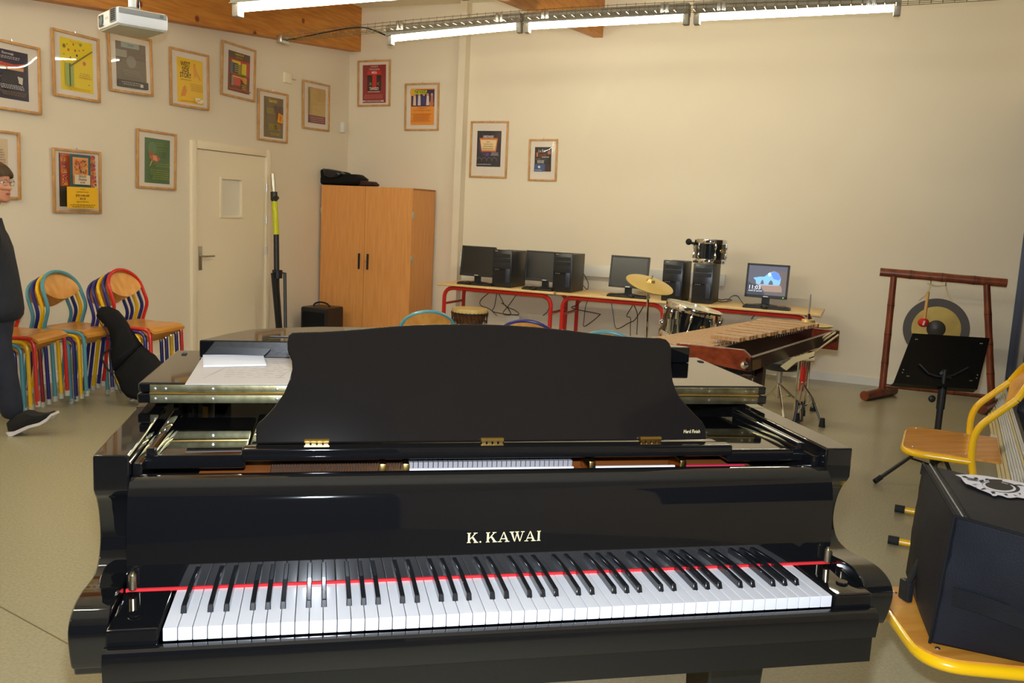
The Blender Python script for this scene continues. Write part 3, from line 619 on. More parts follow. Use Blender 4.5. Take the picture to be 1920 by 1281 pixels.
# rim (curved case behind the arms)
out = [(-XO, .60), (-XO, 1.05), (-.735, 1.14), (-.66, 1.22), (-.52, 1.36), (-.30, 1.50), (0, 1.56), (.30, 1.50), (.52, 1.36), (.66, 1.22), (.735, 1.14), (XO, 1.05), (XO, .60)]
outs = smoothpath([Vector((x, y, 0)) for x, y in out[1:-1]], 4); outs = [Vector((-XO, .6, 0))]+outs+[Vector((XO, .6, 0))]
def inset(P, d): 
    c = Vector((0, .6, 0)); return [Vector((q.x*(1-d/.76), .6+(q.y-.6)*(1-d/.95), 0)) for q in P]
ins = inset(outs, .05); g = MB(); n = len(outs)
for i in range(n-1):
    a, b, c, d = outs[i], outs[i+1], ins[i+1], ins[i]
    g.hexa([q+Vector((0, 0, .60)) for q in (a, d, c, b)], [q+Vector((0, 0, .972)) for q in (a, d, c, b)])
g.build('rim', M_black, PN)
# keybed, key slip, key blocks
MB().box((-.72, .118, .585), (.72, .60, .655), bev=.004).build('keybed', M_black, PN)
MB().box((-.700, .055, .585), (.700, .118, .655), bev=.004).build('keybed_front', M_black, PN)
g = MB(); g.prism([(-XI, q[0], q[1]) for q in ((-.022, .655), (-.026, .690), (-.022, .706), (-.014, .710), (-.004, .710), (-.004, .655))], (2*XI, 0, 0)); g.box((-XI, -.012, .60), (XI, .06, .655)); g.build('key_slip', M_black, PN)
for s in (-1, 1):
    g = MB(); g.box((s*.6185, -.002, .656), (s*XI, .152, .737), bev=.006); kb = g.build('key_block', M_black, PN)
    MB().lathe([(.004, 0), (.012, .001), (.011, .004), (.0, .004)], M=Matrix.Translation((s*.665, .05, .737)), n=16).build('block_screw', M_black, kb)
    g = MB(); g.tube([(s*.686, .140, .745), (s*.686, .140, .772)], .0068, n=16); g.tube([(s*.686, .140, .772), (s*.686, .140, .777)], .004, n=12); g.build('fallboard_pivot', mat('pale_brass', c8(220, 206, 168), .3, metal=1), PN)
# white keys and black keys
KW = .0236; X0 = -26*KW
g = MB(); g.box((-.01145, 0, .712), (.01145, .158, .735), bev=.0016); k0 = g.build('white_key', M_ivory, PN, True)
k0.data.transform(Matrix.Translation((0, 0, 0))); PL = Vector((0, .9, 0))
k0.location = Vector((X0+KW/2, 0, 0))-PL
for i in range(1, 52): dup_part(k0, Vector((X0+KW*(i+.5), 0, 0))-PL)
g = MB(); bt = [(-.0056, .050, .728), (.0056, .050, .728), (.0056, .158, .728), (-.0056, .158, .728)]
tp = [(-.0043, .0575, .7475), (.0043, .0575, .7475), (.0043, .158, .7475), (-.0043, .158, .7475)]
g.hexa([Vector(q) for q in bt], [Vector(q) for q in tp]); b0 = g.build('black_key', M_ebony, PN, True)
bm_ = bmesh.new(); bm_.from_mesh(b0.data); bmesh.ops.bevel(bm_, geom=bm_.edges[:], offset=.0013, segments=2, profile=.5, affect='EDGES'); bm_.to_mesh(b0.data); bm_.free()
first = True; off = {0: -.001, 1: .0015, 3: -.002, 4: 0, 5: .002}       # by boundary after C D F G A
names = 'ABCDEFG'
for i in range(51):
    nme = names[i % 7]
    if nme in 'BE': continue
    dx = {'C': -.0015, 'D': .0015, 'F': -.002, 'G': 0, 'A': .002}[nme]; p = Vector((X0+KW*(i+1)+dx, 0, 0))-PL
    if first: b0.location = p; first = False
    else: dup_part(b0, p)
MB().box((-.70, .1505, .7345), (.70, .156, .7395)).build('felt_strip', M_felt, PN)
# fallboard: near vertical face, rolled top
fb = [(.1525, .7412), (.1540, .800), (.1585, .860), (.1655, .895), (.1740, .9140), (.188, .9260), (.203, .9310), (.220, .9320), (.230, .9290), (.232, .915), (.200, .905), (.185, .86), (.175, .7412)]
g = MB(); g.prism([Vector((-.6985, y, z)) for y, z in fb], (1.397, 0, 0)); fbo = g.build('fallboard', M_black, PN, smooth=50)
# maker's lettering, serif capitals drawn stroke by stroke
def serif_word(word, x0, z0, h, y, dy):
    g = MB(); x = x0
    def q(pts):
        vs = [Vector((x+u*h, y+dy*(v*h)-.0008, z0+v*h)) for u, v in pts]; g.add(vs, [list(range(len(vs)))])
    def stem(u, w=.19): q([(u, 0), (u+w, 0), (u+w, 1), (u, 1)]); q([(u-.09, 0), (u+w+.09, 0), (u+w+.09, .07), (u-.09, .07)]); q([(u-.09, .93), (u+w+.09, .93), (u+w+.09, 1), (u-.09, 1)])
    for ch in word:
        if ch == 'K':
            stem(.09); q([(.28, .42), (.34, .36), (.86, .93), (.74, .93)]); q([(.42, .56), (.76, .06), (1.0, .06), (.56, .66)]); q([(.62, .93), (1.0, .93), (1.0, 1), (.62, 1)]); q([(.66, 0), (1.1, 0), (1.1, .07), (.66, .07)]); x += h*1.18
        elif ch == '.': q([(.05, 0), (.2, 0), (.2, .15), (.05, .15)]); x += h*.66
        elif ch == 'A':
            q([(.14, .06), (.22, .06), (.60, 1), (.52, 1)]); q([(.52, 1), (.60, 1), (1.02, .06), (.80, .06)]); q([(.30, .28), (.80, .28), (.77, .36), (.34, .36)]); q([(0, 0), (.38, 0), (.38, .07), (0, .07)]); q([(.68, 0), (1.14, 0), (1.14, .07), (.68, .07)]); x += h*1.12
        elif ch == 'W':
            q([(.10, .95), (.32, .95), (.56, .0), (.48, .0)]); q([(.48, 0), (.56, 0), (.80, .95), (.73, .95)]); q([(.62, .95), (.82, .95), (1.08, 0), (1.0, 0)]); q([(1.0, 0), (1.08, 0), (1.36, .95), (1.28, .95)]); q([(0, .93), (.44, .93), (.44, 1), (0, 1)]); q([(.54, .93), (.94, .93), (.94, 1), (.54, 1)]); q([(1.12, .93), (1.48, .93), (1.48, 1), (1.12, 1)]); x += h*1.50
        elif ch == 'I': stem(.12); x += h*.5
        elif ch == ' ': x += h*.08
    return g
g = serif_word('K.KAWA I', -.0835, .8055, .0202, .1545, .04); g.build('maker_lettering', M_letter, fbo, smooth=0)
# inside the case, seen through the slot: pin block, tuning pins, damper felts, brass struts
MB().box((-.70, .235, .66), (.70, .60, .880)).build('action_cavity', M_satin, PN)
MB().box((-.60, .285, .880), (.60, .56, .896), wood('pin_block', c8(150, 84, 34), c8(110, 58, 24), (.2, 1, 1), 10), None, .002).build('pin_block', None, PN)
g = MB()
for i in range(52): x = -.46+i*.0055; g.tube([(x, .296, .895), (x+.004, .315, .920)], .0016, n=5)
o = g.build('tuning_pins', M_steel, PN); o['kind'] = 'stuff'
g = MB()
for i in range(34): x = -.185+i*.0103; g.box((x, .304, .895), (x+.0085, .325, .924))
o = g.build('damper_heads', mat('damper_grey', c8(120, 116, 118), .6), PN); o['kind'] = 'stuff'
MB().box((-.19, .296, .895), (.165, .302, .912)).build('damper_felt', mat('white_felt', c8(220, 216, 214), .9), PN)
for x in (-.245, -.198, .198, .405): MB().box((x, .290, .893), (x+.014, .36, .925), bev=.002).build('strut', M_gold, PN)
MB().box((-.01, .284, .895), (.085, .292, .908), bev=.002).build('strut_plate', M_gold, PN)
MB().box((.215, .296, .895), (.395, .302, .912)).build('damper_felt', mat('white_felt', c8(220, 216, 214), .9), PN)
MB().box((.42, .296, .895), (.56, .302, .912)).build('damper_felt', mat('crimson_felt', c8(170, 20, 50), .9), PN)
# desk tray: two flat wings and a raised centre rail
for s in (-1, 1):
    MB().box((s*.505, .272, .925), (s*.690, .585, .953), bev=.005).build('desk_wing', M_black, PN)
    MB().box((s*.664, .262, .950), (s*.684, .585, .970), bev=.005).build('desk_slide', M_black, PN)
    MB().box((s*.684, .230, .90), (s*XI, .585, .950), bev=.004).build('case_liner', M_black, PN)
MB().box((-.512, .262, .941), (.512, .300, .966), bev=.006).build('desk_rail', M_black, PN)
MB().box((-.50, .300, .944), (.50, .585, .960), bev=.004).build('desk_shelf', M_black, PN)
for px_ in (594, 925, 1227):
    q = pz(px_, 831, .968); g = MB(); g.tube([(q.x-.024, .302, .9705), (q.x+.024, .302, .9705)], .0058, n=10)
    for i in range(4): g.box((q.x-.022+i*.012, .296, .962), (q.x-.014+i*.012, .312, .9715))
    g.build('desk_hinge', M_gold, PN)
# music desk panel
th = math.radians(20); nD = Vector((0, -math.cos(th), math.sin(th))); pD = Vector((0, .308, .966))
dp = [(480, 832), (480, 800), (485, 792), (493, 786), (515, 762), (532, 738), (543, 712), (548, 692), (547, 676), (541, 664), (539, 655), (538.5, 640), (541, 629), (548, 623.5), (575, 622), (602, 622), (645, 619.5), (684, 616.5), (730, 612), (775, 609.3), (819, 608), (870, 607.4), (909, 608), (955, 609.5), (1000, 612.5), (1060, 618), (1110, 624.5), (1157, 629.5), (1200, 632.5), (1238, 633.5), (1249, 636), (1255, 642), (1259, 651), (1259, 687), (1262, 714), (1267, 729), (1276, 746), (1289, 761), (1302, 775), (1317, 790), (1323, 801), (1325, 824)]
g = MB(); g.prism([hit(x, y, pD, nD) for x, y in dp], nD*-.018); dk = g.build('music_desk', M_desk, PN, smooth=30)
bv = dk.modifiers.new('b', 'BEVEL'); bv.width = .003; bv.segments = 2; bv.limit_method = 'ANGLE'; bv.angle_limit = math.radians(60)
vs, fs = text_geo('Hard Finish', 1, 'CENTER'); q = hit(1297, 809.5, pD, nD)+nD*.0008
ux = Vector((1, 0, 0)); uz = Vector((0, math.sin(th), math.cos(th)))
g = MB(); g.add([q+ux*v.x*.0085+uz*(v.z*.011)+ux*v.z*.002 for v in vs], fs); g.build('finish_lettering', M_letter, dk, smooth=0)
# lid: main leaf, folded back front leaf, long hinge
lo = [(-XO+.004, .588), (-XO+.004, 1.05)]+[(q.x*1.0, q.y+.01) for q in outs[2:-2]]+[(XO-.004, 1.05), (XO-.004, .588)]
g = MB(); g.prism([Vector((x, y, .984)) for x, y in lo], (0, 0, .022)); o = g.build('lid', M_black, PN, smooth=30)
bv = o.modifiers.new('b', 'BEVEL'); bv.width = .004; bv.segments = 3; bv.limit_method = 'ANGLE'; bv.angle_limit = math.radians(50)
fo = [(-.7585, .590), (.7585, .590), (.765, 1.042), (-.745, 1.042)]
g = MB(); g.prism([Vector((x, y, 1.0075)) for x, y in fo], (0, 0, .0225)); o = g.build('lid_front_leaf', M_black, PN)
bv = o.modifiers.new('b', 'BEVEL'); bv.width = .006; bv.segments = 3; bv.limit_method = 'ANGLE'; bv.angle_limit = math.radians(50)
for (a_, b_) in ((.985, 1.0055), (1.0080, 1.0265)):
    MB().box((-.733, .5845, a_), (.733, .5885, b_), bev=.0008).build('hinge_leaf', M_hinge, PN)
g = MB().tube([(-.733, .584, 1.0068), (.733, .584, 1.0068)], .0035, n=10); hk = g.build('hinge_knuckle', M_gold, PN)
g = MB().lathe([(.0, 0), (.0042, 0), (.0034, .0016), (.0, .002)], n=10, M=Matrix.Rotation(math.pi/2, 4, 'X')); sc0 = g.build('screw', M_steel, PN, True)
ft = True
for z in (.995, 1.0175):
    for x in (-.722, -.70, -.60, -.46, -.32, .32, .46, .60, .70, .722):
        p = Vector((x, .5848, z))-PL
        if ft: sc0.location = p; ft = False
        else: dup_part(sc0, p)
for (x, y) in ((451/4.27+240, 361/4.27+580), (1313.5, 678.5)):
    q = pz(x, y, 1.03); g = MB(); g.box((q.x-.006, q.y-.012, 1.0295), (q.x+.006, q.y+.012, 1.0325), bev=.001); g.build('rubber_bumper', M_rub, PN)
# legs, pedal lyre
def leg(cx, cy):
    g = MB(); g.hexa([Vector((cx-.04, cy-.04, .06)), Vector((cx+.04, cy-.04, .06)), Vector((cx+.04, cy+.04, .06)), Vector((cx-.04, cy+.04, .06))], [Vector((cx-.066, cy-.066, .588)), Vector((cx+.066, cy-.066, .588)), Vector((cx+.066, cy+.066, .588)), Vector((cx-.066, cy+.066, .588))])
    o = g.build('leg', M_black, PN); bv = o.modifiers.new('b', 'BEVEL'); bv.width = .005; bv.segments = 2
    g = MB().lathe([(.0, 0), (.03, 0), (.032, .03), (.02, .06), (.0, .062)], M=Matrix.Translation((cx, cy, 0))); g.build('caster', M_gold, o)
leg(.500, .20); leg(-.500, .20); leg(0, 1.38)
MB().box((-.66, .60, .60), (.66, 1.1, .66)).build('bottom_beam', M_satin, PN)
g = MB(); g.box((-.09, .36, .10), (-.07, .40, .60)); g.box((.07, .36, .10), (.09, .40, .60)); g.box((-.13, .34, .06), (.13, .42, .12), bev=.005); g.build('pedal_lyre', M_black, PN)
for x in (-.06, 0, .06): MB().box((x-.014, .24, .075), (x+.014, .36, .085), bev=.004).build('pedal', M_gold, PN)

# ---- things lying on the lid
SL = thing('keyboard_case', 'flat glossy black lacquered case lying across the folded piano lid', 'case', (0, 1.05, 1.030))
so = [(-.672, .925), (.692, .936), (.69, .958), (.66, .985), (.53, 1.05), (.38, 1.13), (.18, 1.20), (-.05, 1.235), (-.25, 1.243), (-.367, 1.233), (-.475, 1.193), (-.56, 1.147), (-.615, 1.053), (-.655, .962)]
g = MB(); g.prism([Vector((x, y, 1.0305)) for x, y in so], (0, 0, .0455)); o = g.build('shell', M_black, SL)
bv = o.modifiers.new('b', 'BEVEL'); bv.width = .003; bv.segments = 2; bv.limit_method = 'ANGLE'; bv.angle_limit = math.radians(40)
g = MB(); g.box((-.50, .999, 1.0765), (-.38, 1.006, 1.079), bev=.001); g.build('badge', M_plastic, SL)
def sheet(name, label, cs, dz, m, grp='sheet music on the piano lid', writing=None, curl=0):
    g = MB(); A_, B2, C2, D2 = [Vector(c) for c in cs]; n = 8; vs = []
    for k in (0, 1):
        for i in range(n+1):
            for j in range(n+1):
                u, v = i/n, j/n; p = (A_*(1-u)+B2*u)*(1-v)+(D2*(1-u)+C2*u)*v
                vs.append(p+Vector((0, 0, dz*k+curl*(v*v*.5+.3*math.sin(u*4)*v*(1-v)*2+.02))))
    s_ = (n+1)**2; fs = []
    for i in range(n):
        for j in range(n):
            a = i*(n+1)+j; fs.append([a, a+1, a+n+2, a+n+1]); fs.append([s_+a, s_+a+n+1, s_+a+n+2, s_+a+1])
    for i in range(n):
        for (a, b) in ((i*(n+1), (i+1)*(n+1)), (i*(n+1)+n, (i+1)*(n+1)+n), (i, i+1), (n*(n+1)+i, n*(n+1)+i+1)): fs.append([a, b, s_+b, s_+a])
    g.add(vs, fs); o = g.build(name, m); tag(o, label, 'paper', grp); del o['group']
    bm2 = bmesh.new(); bm2.from_mesh(o.data); bmesh.ops.recalc_face_normals(bm2, faces=bm2.faces[:]); bm2.to_mesh(o.data); bm2.free()
    return o
Zp = 1.0304
p1 = sheet('score_sheet', 'wide open sheet of printed score flat on the piano lid', [pz(347, 721.5, Zp), pz(560, 722, Zp), pz(575, 674.5, Zp), pz(383, 664, Zp)], .0012, mat('score_paper', c8(190, 182, 178), .6))
inkp = ink(120, 112, 110); g = MB(); Zt = Zp+.0016
def onp(u, v): a, b, c, d = [pz(*q, Zt) for q in ((347, 721.5), (560, 722), (575, 674.5), (383, 664))]; return (a*(1-u)+b*u)*(1-v)+(d*(1-u)+c*u)*v
for (u0, v0, u1, v1, w_) in ((.12, .18, .36, .80, .0012), (.80, .25, .97, .9, .0012)):
    a, b = onp(u0, v0), onp(u1, v1); g.add([a, a+Vector((w_, 0, 0)), b+Vector((w_, 0, 0)), b], [(0, 1, 2, 3)])
rn = random.Random(5)
for k in range(9):
    v = .24+k*.075; u = .30
    while u < .84:
        l = .02+.07*rn.random(); a, b = onp(u, v), onp(min(u+l, .86), v); g.add([a, b, b+Vector((0, .0028, 0)), a+Vector((0, .0028, 0))], [(0, 1, 2, 3)]); u += l+.02+.05*rn.random()
g.build('print_lines', mat('faint_ink', c8(140, 134, 132), .6), p1, smooth=0)
Zq = 1.0322
p2 = sheet('folded_sheets', 'smaller thick folded white papers on top of the open score', [pz(381.5, 688.5, Zq), pz(499, 686, Zq), pz(491, 661, Zq), pz(379.5, 658, Zq)], .004, mat('bright_paper', c8(222, 224, 236), .5), curl=.008)

# ================================================================ WARDROBE AND THINGS ROUND IT
c0, c1, c2, c3 = pB(600, 349, .45), pB(684, 349, .45), pB(774, 350, .45), pB(808, 354, .0)
CX0, CX1, CM, CZ = c0.x+.02, c2.x, c1.x+.01, (c0.z+c2.z)/2
wr = thing('wardrobe', 'tall light wood two-door wardrobe in the room corner', 'wardrobe', W((CX0+CX1)/2, -.2, 0), RA)
g = MB(); rbox(g, (CX0, -.43, .0), (CX0+.02, .08, CZ)); rbox(g, (CX1-.02, -.43, 0), (CX1, .08, CZ)); rbox(g, (CX0, -.43, CZ-.02), (CX1, .08, CZ)); rbox(g, (CX0, .07, 0), (CX1, .08, CZ)); rbox(g, (CX0, -.43, .0), (CX1, .08, .08)); g.build('carcass', M_cup, wr)
for (x0, x1, hx, s) in ((CX0, CM-.002, CM-.062, 'l'), (CM+.002, CX1, CM+.045, 'r')):
    g = MB(); rbox(g, (x0, -.45, .03), (x1, -.431, CZ-.002), None, .002); dd_ = g.build('door', M_cup, wr)
    hz = pB(676, 490, .46).z; g = MB(); rbox(g, (hx, -.475, hz-.085), (hx+.016, -.45, hz+.085), None, .004); g.build('handle', M_plastic, dd_)
    if s == 'r':
        g = MB(); q = Vector((CM+.02, -.451, hz)); rbox(g, (q.x-.008, -.456, hz-.008), (q.x+.008, -.45, hz+.008), None, .003); g.build('lock', M_steel, dd_)
for zz_ in (CZ-.28, .9):
    for x in (CX1, CX0-.012): g = MB(); rbox(g, (x, -.45, zz_-.035), (x+.012, -.41, zz_+.035), None, .003); g.build('hinge', M_steel, wr)
def soft(pts, thick, c, m, name, parent=None, puff=1.0, n=4):
    """cushion-like body: closed outline (world points in a vertical plane) swollen towards and away from the middle"""
    P = [Vector(p) for p in pts]; cen = sum(P, Vector())/len(P); nrm = (P[len(P)//3]-cen).cross(P[0]-cen).normalized()
    g = MB(); vs = []; k = len(P); rings = []
    prof_ = [(1, 0)] + [(math.cos(t*math.pi/2/n)**.7 if t < n else 0.02, math.sin(t*math.pi/2/n)) for t in range(1, n+1)]
    for sg in (-1, 1):
        for (r, h) in (prof_[::-1] if sg < 0 else prof_): rings.append([cen+(p-cen)*(1-(1-r)*puff)+nrm*sg*h*thick/2 for p in P])
    for R_ in rings: vs += R_
    fs = []
    for i in range(len(rings)-1):
        for j in range(k): fs.append([i*k+j, i*k+(j+1) % k, (i+1)*k+(j+1) % k, (i+1)*k+j])
    fs += [list(range(k))[::-1], [(len(rings)-1)*k+j for j in range(k)]]
    g.add(vs, fs); o = g.build(name, m, parent, smooth=80)
    b2 = bmesh.new(); b2.from_mesh(o.data); bmesh.ops.recalc_face_normals(b2, faces=b2.faces[:]); b2.to_mesh(o.data); b2.free(); return o
def bpts(l, d): return [W(*pB(x, y, d)) for x, y in l]
bt_ = thing('black_bag', 'crumpled black fabric bag lying on top of the wardrobe', 'bag', W((CX0+CX1)/2-.2, -.22, CZ), RA)
o = soft(bpts([(598, 348.5), (592, 341), (610, 335), (608, 325), (607, 316), (615, 317), (632, 320), (644, 322), (648, 328), (658, 327.5), (673, 327.5), (684, 336), (682, 345), (672, 348.5), (640, 348.8)], .25), .34, 0, M_cloth, 'body', bt_, .35)
o = soft(bpts([(611, 330), (608, 316), (620, 317), (640, 321), (646, 327), (640, 333), (625, 336)], .40), .14, 0, mat('black_vinyl', (.012, .013, .015), .25, bump=(14, .8, .02)), 'flap', bt_, .5)
rt = thing('patterned_scarf', 'small dark patterned cloth beside black bag on the wardrobe', 'cloth', W(*pB(695, 348, .25)), RA)
soft(bpts([(676, 349), (680, 338), (690, 340), (702, 341), (708, 347), (706, 349.5)], .25), .16, 0, mat('maroon_print', c8(70, 30, 26), .8, noise=(60, 3, c8(30, 20, 20))), 'folded_cloth', rt, .4)
# lighting / speaker stand leaning in the corner by the door
sd_b, sd_t = pL(528, 640, .34), pL(511, 327, .10)
sp = thing('tripod_stand', 'folded black tripod stand with yellow tape leaning on the left wall', 'stand', W(sd_b.x, sd_b.y, 0), RA)
T = lambda px, py, d: W(*pL(px, py, d))
tp_, c1_, c2_, hb = T(511, 326, .10), T(513.5, 364, .13), T(518, 440, .18), T(520, 512, .24)
MB().tube([tp_, c1_], .021, n=12).build('inner_pole', M_steel, sp)
MB().tube([c1_, c2_, hb+Vector((0, 0, -.35))], .027, n=12).build('outer_pole', M_plastic, sp)
MB().tube([T(514.5, 378, .14), c2_], .0285, n=12).build('yellow_tape', mat('yellow_tape', c8(206, 210, 20), .35), sp)
MB().tube([c1_+Vector((0, 0, .02)), T(514.2, 376, .14)], .034, n=12).build('collar', M_plastic, sp)
MB().tube([T(514, 372, .15), T(521, 371, .2)], .018, n=8).build('clamp_knob', M_plastic, sp)
MB().tube([hb+Vector((0, 0, .03)), hb-Vector((0, 0, .05))], .05, n=12).build('hub', M_plastic, sp)
for k, (px0, px1) in enumerate(((511, 524), (519, 529), (534, 536))):
    a = T(px0, 512, .24); b = W(sd_b.x+.03*(k-1), T(px1, 640, .3).dot(BY)-CO.dot(BY), 0.0)
    b = L(T(px1, 622, .30)); b = W(b.x, b.y, .0)
    g = MB().tube([hb, a, b], .017, n=8); lg = g.build('leg', M_plastic, sp)
    MB().tube([b+Vector((0, 0, .02)), b], .022, n=8).build('foot', M_rub, lg)
# portable speaker case on the floor
q0, q1 = pB(563, 600, .95), pB(612, 600, .95); za = pB(590, 577, .95).z
am = thing('amplifier', 'small black portable amplifier with handle beside the wardrobe', 'amplifier', W((q0.x+q1.x)/2, -.80, 0), RA)
g = MB(); rbox(g, (q0.x, -.95, 0), (q1.x, -.62, za), None, .02); g.build('cabinet', M_plastic, am)
g = MB(); rbox(g, (q0.x+.03, -.956, .05), (q1.x-.03, -.95, za-.05)); g.build('grille', M_cloth, am)
xm_ = (q0.x+q1.x)/2
g = MB(); g.tube([W(xm_-.10, -.80, za-.01)]+[W(xm_-.10*math.cos(a), -.80, za+.045*math.sin(a)) for a in [math.pi*i/8 for i in range(9)]]+[W(xm_+.10, -.80, za-.01)], .009, n=8); g.build('handle', M_rub, am)

# ================================================================ STACKING CHAIRS
_cc = {}
def school_chair(steel, label, loc, rz, scale=1.0, group=None, seat_mat=None):
    """front is -Y, feet on z = 0"""
    if steel.name in _cc:
        o = copy_tree(_cc[steel.name])
    else:
        o = bpy.data.objects.new('stacking_chair', None); COL.objects.link(o); _cc[steel.name] = o; r = .0125; w_ = .175
        for s in (-1, 1):
            P = rounded([(s*w_, .215, 0.012), (s*w_, .150, .44), (s*w_*1.02, .105, .575), (s*w_*.98, .150, .69)], .04, 4)
            MB().tube(P, r).build('rear_leg', steel, o, True)
            P = rounded([(s*w_, .165, .43), (s*w_, -.175, .43), (s*(w_+.004), -.19, .012)], .06, 5)
            MB().tube(P, r).build('front_leg', steel, o, True)
        A_ = [Vector((w_*.98*math.cos(t), .150+.055*math.sin(t), .69+.125*math.sin(t))) for t in [math.pi*i/16 for i in range(17)]]
        MB().tube(A_, r).build('back_hoop', steel, o, True)
        MB().tube([(-w_, -.155, .425), (w_, -.155, .425)], r).build('front_rail', steel, o, True)
        MB().tube([(-w_, .155, .425), (w_, .155, .425)], r*.8).build('rear_rail', steel, o, True)
        # curved plywood seat
        g = MB(); vs = []; nx, ny = 8, 8
        for k in (0, 1):
            for i in range(nx+1):
                for j in range(ny+1):
                    x = -.175+.35*i/nx; y = -.205+.38*j/ny; z = .445-.012*math.sin(math.pi*j/ny*.9)-.035*max(0, (-.13-y)/.075)**2+.009*(1-k)*-1
                    if j == ny: x *= .86
                    vs.append((x, y, z+k*.009))
        s_ = (nx+1)*(ny+1); fs = []
        for i in range(nx):
            for j in range(ny):
                a = i*(ny+1)+j; fs += [[a, a+1, a+ny+2, a+ny+1], [s_+a, s_+a+ny+1, s_+a+ny+2, s_+a+1]]
        for j in range(ny): fs += [[j, j+1, s_+j+1, s_+j][::-1], [nx*(ny+1)+j, nx*(ny+1)+j+1, s_+nx*(ny+1)+j+1, s_+nx*(ny+1)+j]]
        for i in range(nx): a, b = i*(ny+1), (i+1)*(ny+1); fs += [[a, b, s_+b, s_+a], [a+ny, s_+a+ny, s_+b+ny, b+ny]]
        g.add(vs, fs); g.build('seat', M_beechseat, o, True, smooth=50)
        # backrest: fills the arch, curved lower edge
        ring = [(.168*math.cos(t), .69+.118*math.sin(t)) for t in [math.pi*i/16 for i in range(17)]]+[(-.168+.336*i/12, .69-.062*math.sin(math.pi*i/12)**.8) for i in range(1, 12)]
        def bk(x, z, d): 
            lean = .150+(z-.69)*.44; return Vector((x, lean+.022*(1-(x/.168)**2)+d, z))
        g = MB(); k = len(ring); vs = [bk(x, z, -.004) for x, z in ring]+[bk(x, z, .006) for x, z in ring]+[bk(0, .71, -.004), bk(0, .71, .006)]
        fs = [[i, (i+1) % k, 2*k] for i in range(k)]+[[k+(i+1) % k, k+i, 2*k+1] for i in range(k)]+[[i, k+i, k+(i+1) % k, (i+1) % k] for i in range(k)]
        g.add(vs, fs); g.build('backrest', M_beech, o, True, smooth=50)
        for s in (-1, 1):
            for (y, ) in ((-.19,), (.215,)): MB().tube([(s*w_, y, .0), (s*w_, y, .035)], .016, n=8).build('foot_cap', M_foot, o, True)
    o.location = loc; o.rotation_euler = (0, 0, rz); o.scale = (scale,)*3; o['label'] = label; o['category'] = 'chair'
    if group: o['group'] = group
    elif 'group' in o: del o['group']
    return o
R_, Y_, N_, T_, D_ = M_red, M_yellow, M_navy, M_teal, M_maroon
cnm = {R_.name: 'red', Y_.name: 'yellow', N_.name: 'navy blue', T_.name: 'teal', D_.name: 'dark red'}
def stack(fl_, fr_, zs, cols, where, du=.022, df=.042, anchor=0):
    """fl_, fr_: pixels of the top chair's front rail ends; zs: its height"""
    a, b = pz(*fl_, zs), pz(*fr_, zs); mid = (a+b)/2; d = (b-a); d.z = 0; rz = math.atan2(d.y, d.x); dn = d.normalized(); fwd = Vector((dn.y, -dn.x, 0))
    if anchor: mid = b-dn*.175
    n = len(cols); sc = 1.0
    base = mid-fwd*.185; base.z = zs-.43-(n-1)*du
    k0_ = max(0, -base.z); 
    order = {0: 'topmost', 1: 'second down', 2: 'third down', 3: 'fourth down', 4: 'lowest'}
    for i, c in enumerate(cols):                                    # 0 = top
        lev = n-1-i; p = mid-fwd*(.185+df*i); p.z = du*lev
        nm_ = order[i] if not (i == n-1) else 'lowest'
        school_chair(c, '%s steel and beech chair, %s of the stack %s' % (cnm[c.name], nm_, where), p, rz)
stack((281, 615), (344, 604), .535, [R_, N_, Y_, N_, N_], 'next to the door')
stack((155, 625), (230, 613), .500, [T_, Y_, N_, T_], 'in the row middle')
stack((28, 645), (122, 622), .52, [R_, Y_, T_, N_, D_], 'behind the person', anchor=1)
# single chairs peeking over the piano
for (px_, py_, st, lb, wpx) in ((795, 583, T_, 'teal framed chair standing in front of the wardrobe, back visible over piano', 92), (994, 601, N_, 'navy framed chair whose back just shows over the music desk centre', 62), (1146, 622, T_, 'teal framed chair barely showing over the desk below the cymbal', 60)):
    lp = pz(px_, py_, .82); zz_ = .82; lp.z = 0
    d = lp-CAM; d.z = 0; a = math.atan2(d.y, d.x)
    school_chair(st, lb, lp+Vector((math.cos(a), math.sin(a), 0))*.205, a+math.pi/2+.15 if px_ < 900 else a+math.pi/2-.1)

# ================================================================ COMPUTER TABLES
TZ = .70; DF = .66
tx = [pB(x, y, DF).x for x, y in ((820, 533), (1040, 549), (1252, 566), (1540, 590))]
def table(x0, x1, label):
    t = thing('school_table', label, 'table', W((x0+x1)/2, -.4, 0), RA, None); r = .02
    g = MB(); rbox(g, (x0, -DF, TZ-.022), (x1, -DF+.60, TZ), None, .004); g.build('table_top', M_table, t)
    lx0, lx1 = x0+.06, (x1-.04 if x1 < tx[3]-.01 else pB(1505, 700, DF-.05).x); yF, yB = -DF+.05, -DF+.52
    for y in (yF, yB):
        P = rounded([(lx0, y, 0.0), (lx0, y, TZ-.045), (lx1, y, TZ-.045), (lx1, y, 0.0)], .11, 7)
        MB().tube([W(*p) for p in P], r, n=10).build('leg_hoop', M_red, t)
    for x in (lx0, lx1): MB().tube([W(x, yF, TZ-.21), W(x, yB, TZ-.21)], .013, n=8).build('side_rail', M_red, t)
    return t
table(tx[0], tx[1]-.01, 'red framed school table with two computers nearest the wardrobe')
table(tx[1]+.01, tx[2]-.005, 'red framed school table behind the cymbal, middle of three')
table(tx[2]+.005, tx[3], 'red framed school table holding the lit screen')
M_pc = mat('pc_case', c8(44, 43, 44), .45); M_pcf = mat('pc_front', c8(30, 30, 34), .3); M_scr = mat('dark_screen', c8(22, 20, 20), .25)
